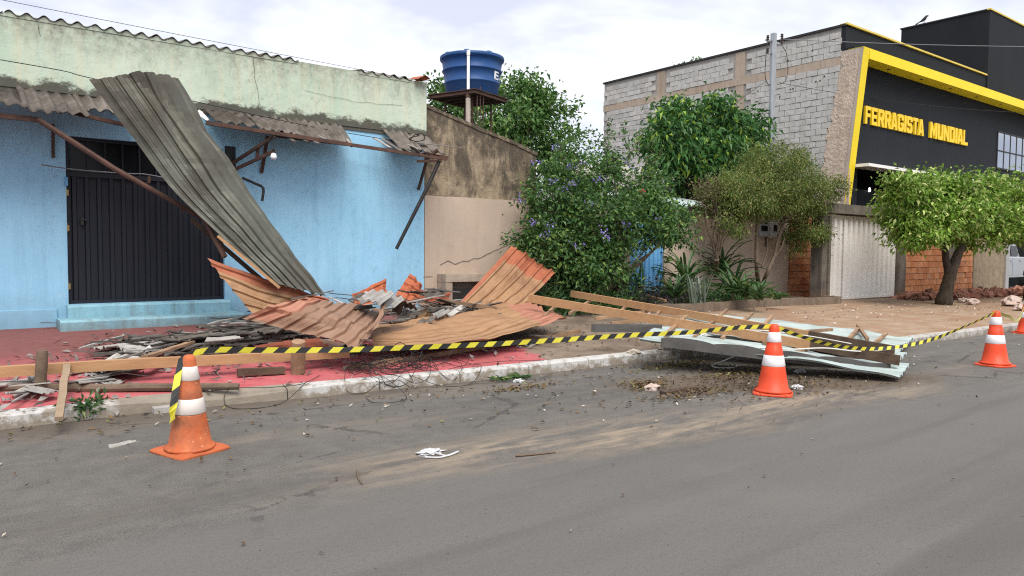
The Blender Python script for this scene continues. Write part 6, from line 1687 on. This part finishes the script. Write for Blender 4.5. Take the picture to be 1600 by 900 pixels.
# leafy branch in the gutter and a palm-like leaf
gb = thing('leafy_branch', (1.07, 7.43, 0), 'broken leafy green branch lying in the gutter', 'branch')
o = V3((1.07, 7.43, 0))
v, f, cc = foliage([(tuple(o + Vector((.0, .1, .07))), .2, .13, .06)], 22, 12, .05, .09, .03, 91, inner=.1)
np_mesh('leaves', v, f, 'leaf_strap', gb)
MB().tube([o + Vector((-.25, 0, .02)), o + Vector((-.05, .08, .07)), o + Vector((.2, .12, .05))], [.012, .01, .006], 6).build('stem', 'bark_light', gb)
pl_ = thing('palm_leaf', (5.29, 6.92, 0), 'dark green fallen leaf beside the kerb', 'leaf')
o = V3((5.29, 6.92, 0)); g = np.random.default_rng(9); n = 60
c = np.array([o + Vector((-.22 + .44 * t, .0, .03)) for t in g.random(n)])
d = np.stack([g.uniform(-.4, 1, n), g.choice([-1, 1], n) * .8, g.uniform(-.05, .25, n)], 1)
v, f = leaf_arrays(c, d, np.tile(np.array([[0., 0, 1]]), (n, 1)) + g.normal(size=(n, 3)) * .3, g.uniform(.1, .2, n), g.uniform(.02, .035, n)); v[:, 2] = np.maximum(v[:, 2], .004)
np_mesh('leaflets', v, f, 'leaf_strap', pl_)
crumple('plastic_wrapper', (5.31, 6.75, 0), (.06, .04, .025), 'plastic_white', 'grey plastic scrap under the dark fallen leaf', 'wrapper', 7.7)

# fallen leaves and chips: uncountable
def scatter(name, label, cat, spots, L, W, mat, seed, flat=.25):
    g_ = np.random.default_rng(seed); C_ = []
    for (cx_, cy_, sx_, sy_, n_) in spots:
        x_ = g_.normal(cx_, sx_, n_); y_ = g_.normal(cy_, sy_, n_)
        C_ += [(a, b_, zs(a, b_) + .012) for a, b_ in zip(x_, y_)]
    C_ = np.array(C_); n_ = len(C_)
    d_ = g_.normal(size=(n_, 3)); d_[:, 2] = abs(d_[:, 2]) * flat
    nn = np.tile(np.array([[0., 0, 1]]), (n_, 1)) + g_.normal(size=(n_, 3)) * flat
    v_, f_ = leaf_arrays(C_, d_, nn, g_.uniform(.5, 1.3, n_) * L, g_.uniform(.5, 1.3, n_) * W, .3, -.05)
    return tag(np_mesh(name, v_, f_, mat), label, cat, kind='stuff')
A1, A2, A3, A4 = (6.31, 5.75, -0), (6.33, 5.09, 0), (7.8, 5.68, -0), (4.87, 7.72, 0)
B1, B2, B3 = (7.8, 6.49, 0), (5.06, 6.39, 0), (7.9, 4.78, -0)
scatter('leaf_litter', 'brown fallen leaves round the middle cone and gutter', 'leaves', [(A1[0], A1[1], .13, .12, 150), (A2[0], A2[1], .35, .1, 220), (A3[0], A3[1], .4, .25, 200), (B1[0], B1[1], .35, .12, 150), (B2[0], B2[1], .22, .08, 90), (B3[0], B3[1], .6, .3, 240), (6.0, 5.8, 2.2, .8, 120), (4.5, 6.8, 2.5, .3, 120), (8.5, 8.3, 1.5, .8, 200)], .055, .03, 'dry_leaf', 101)
scatter('green_leaf_litter', 'yellow-green fallen leaves in the gutter and soil', 'leaves', [(A1[0], A1[1], .15, .12, 60), (B1[0], B1[1], .35, .12, 110), (A3[0], A3[1], .45, .2, 60), (5.5, 6.3, 2.2, .6, 40), (B2[0], B2[1], .2, .08, 25), (1.0, 7.3, .8, .12, 25)], .06, .032, 'leaf_fallen', 102)
scatter('road_scraps', 'scattered small pale scraps and leaves on the asphalt', 'scraps', [(3.5, 6.4, 3.0, .5, 70), (6.5, 5.2, 1.6, .5, 40), (3, 3.5, 3, 1.2, 8), (12, 4.6, 2.5, .5, 22)], .042, .022, 'paper', 103)
scatter('dark_scraps', 'scattered small dark chips on the asphalt', 'scraps', [(3.5, 6.0, 3.2, .7, 90), (3.5, 3.5, 3, 1.0, 14), (9, 4.4, 3.0, .6, 50)], .035, .02, 'burnt_end', 104)
scatter('pavement_chips', 'small grey roof chips scattered on the red pavement', 'chips', [(1.4, 8.6, .9, .6, 70), (2.8, 9.6, .9, .7, 300), (3.6, 8.3, 1.1, .4, 60), (5.3, 8.8, 1.2, .7, 200), (.7, 8.0, .5, .35, 70)], .1, .05, 'fibre_shard', 105, .35)
scatter('dark_pavement_chips', 'small dark splinters scattered on the red pavement', 'chips', [(1.8, 9.3, .8, .4, 160), (3.0, 9.9, .7, .45, 420), (3.4, 8.3, 1.3, .4, 50), (5.3, 8.9, 1.1, .6, 260)], .13, .025, 'grey_slat', 106, .35)
scatter('twig_litter', 'brown twigs and soil crumbs by the fallen roof', 'twigs', [(8.0, 5.0, 1.0, .5, 500), (7.2, 5.3, .8, .35, 300)], .07, .012, 'bark_dark', 107, .3)
scatter('driveway_scraps', 'small stones and scraps on the earthy driveway', 'scraps', [(15, 8, 3, 1, 120), (22, 8.5, 3, 1, 160)], .07, .05, 'rubble_pale', 108, .3)

# rubble under the street tree
g = np.random.default_rng(12)
rk = MB()
for k in range(420):
    x_ = g.uniform(22.3, 31.5); y_ = 9.5 + abs(g.normal()) * .55 + (.25 if x_ < 24 else 0); s_ = g.uniform(.03, .1)
    hgt = zs(x_, y_) + .22 * max(0, 1 - abs(y_ - 9.95) / .8) * g.random()
    c = Vector((x_, y_, hgt + s_ * .3)); ax = Vector(g.normal(size=3)).normalized(); ay = ax.orthogonal().normalized(); az = ax.cross(ay)
    rk.obox(c, ax * s_ * g.uniform(.7, 1.6), ay * s_ * g.uniform(.6, 1.1), az * s_ * g.uniform(.3, .7))
rk.rough(.02, 6)
tag(rk.build('rubble', 'rubble_red'), 'reddish brick rubble heaped along the wall under the street tree', 'rubble', kind='stuff')
for i, (q, s_, lab) in enumerate([((22.87, 7.73, 0.25), .3, 'pale pink lump of rubble, largest one at the right'), ((21.17, 6.92, 0.2), .22, 'pale lump at the right picture edge'), ((22.21, 8.42, 0.25), .2, 'pale plaster lump right of the street tree trunk'), ((22.92, 8.94, 0.25), .16, 'small pale plaster lump by the street tree')]):
    crumple('plaster_lump', (q[0], q[1], zs(q[0], q[1]) + .02), (s_, s_ * .8, s_ * .5), 'rubble_pale', lab, 'rubble', 11.3 + i, .8, 7)
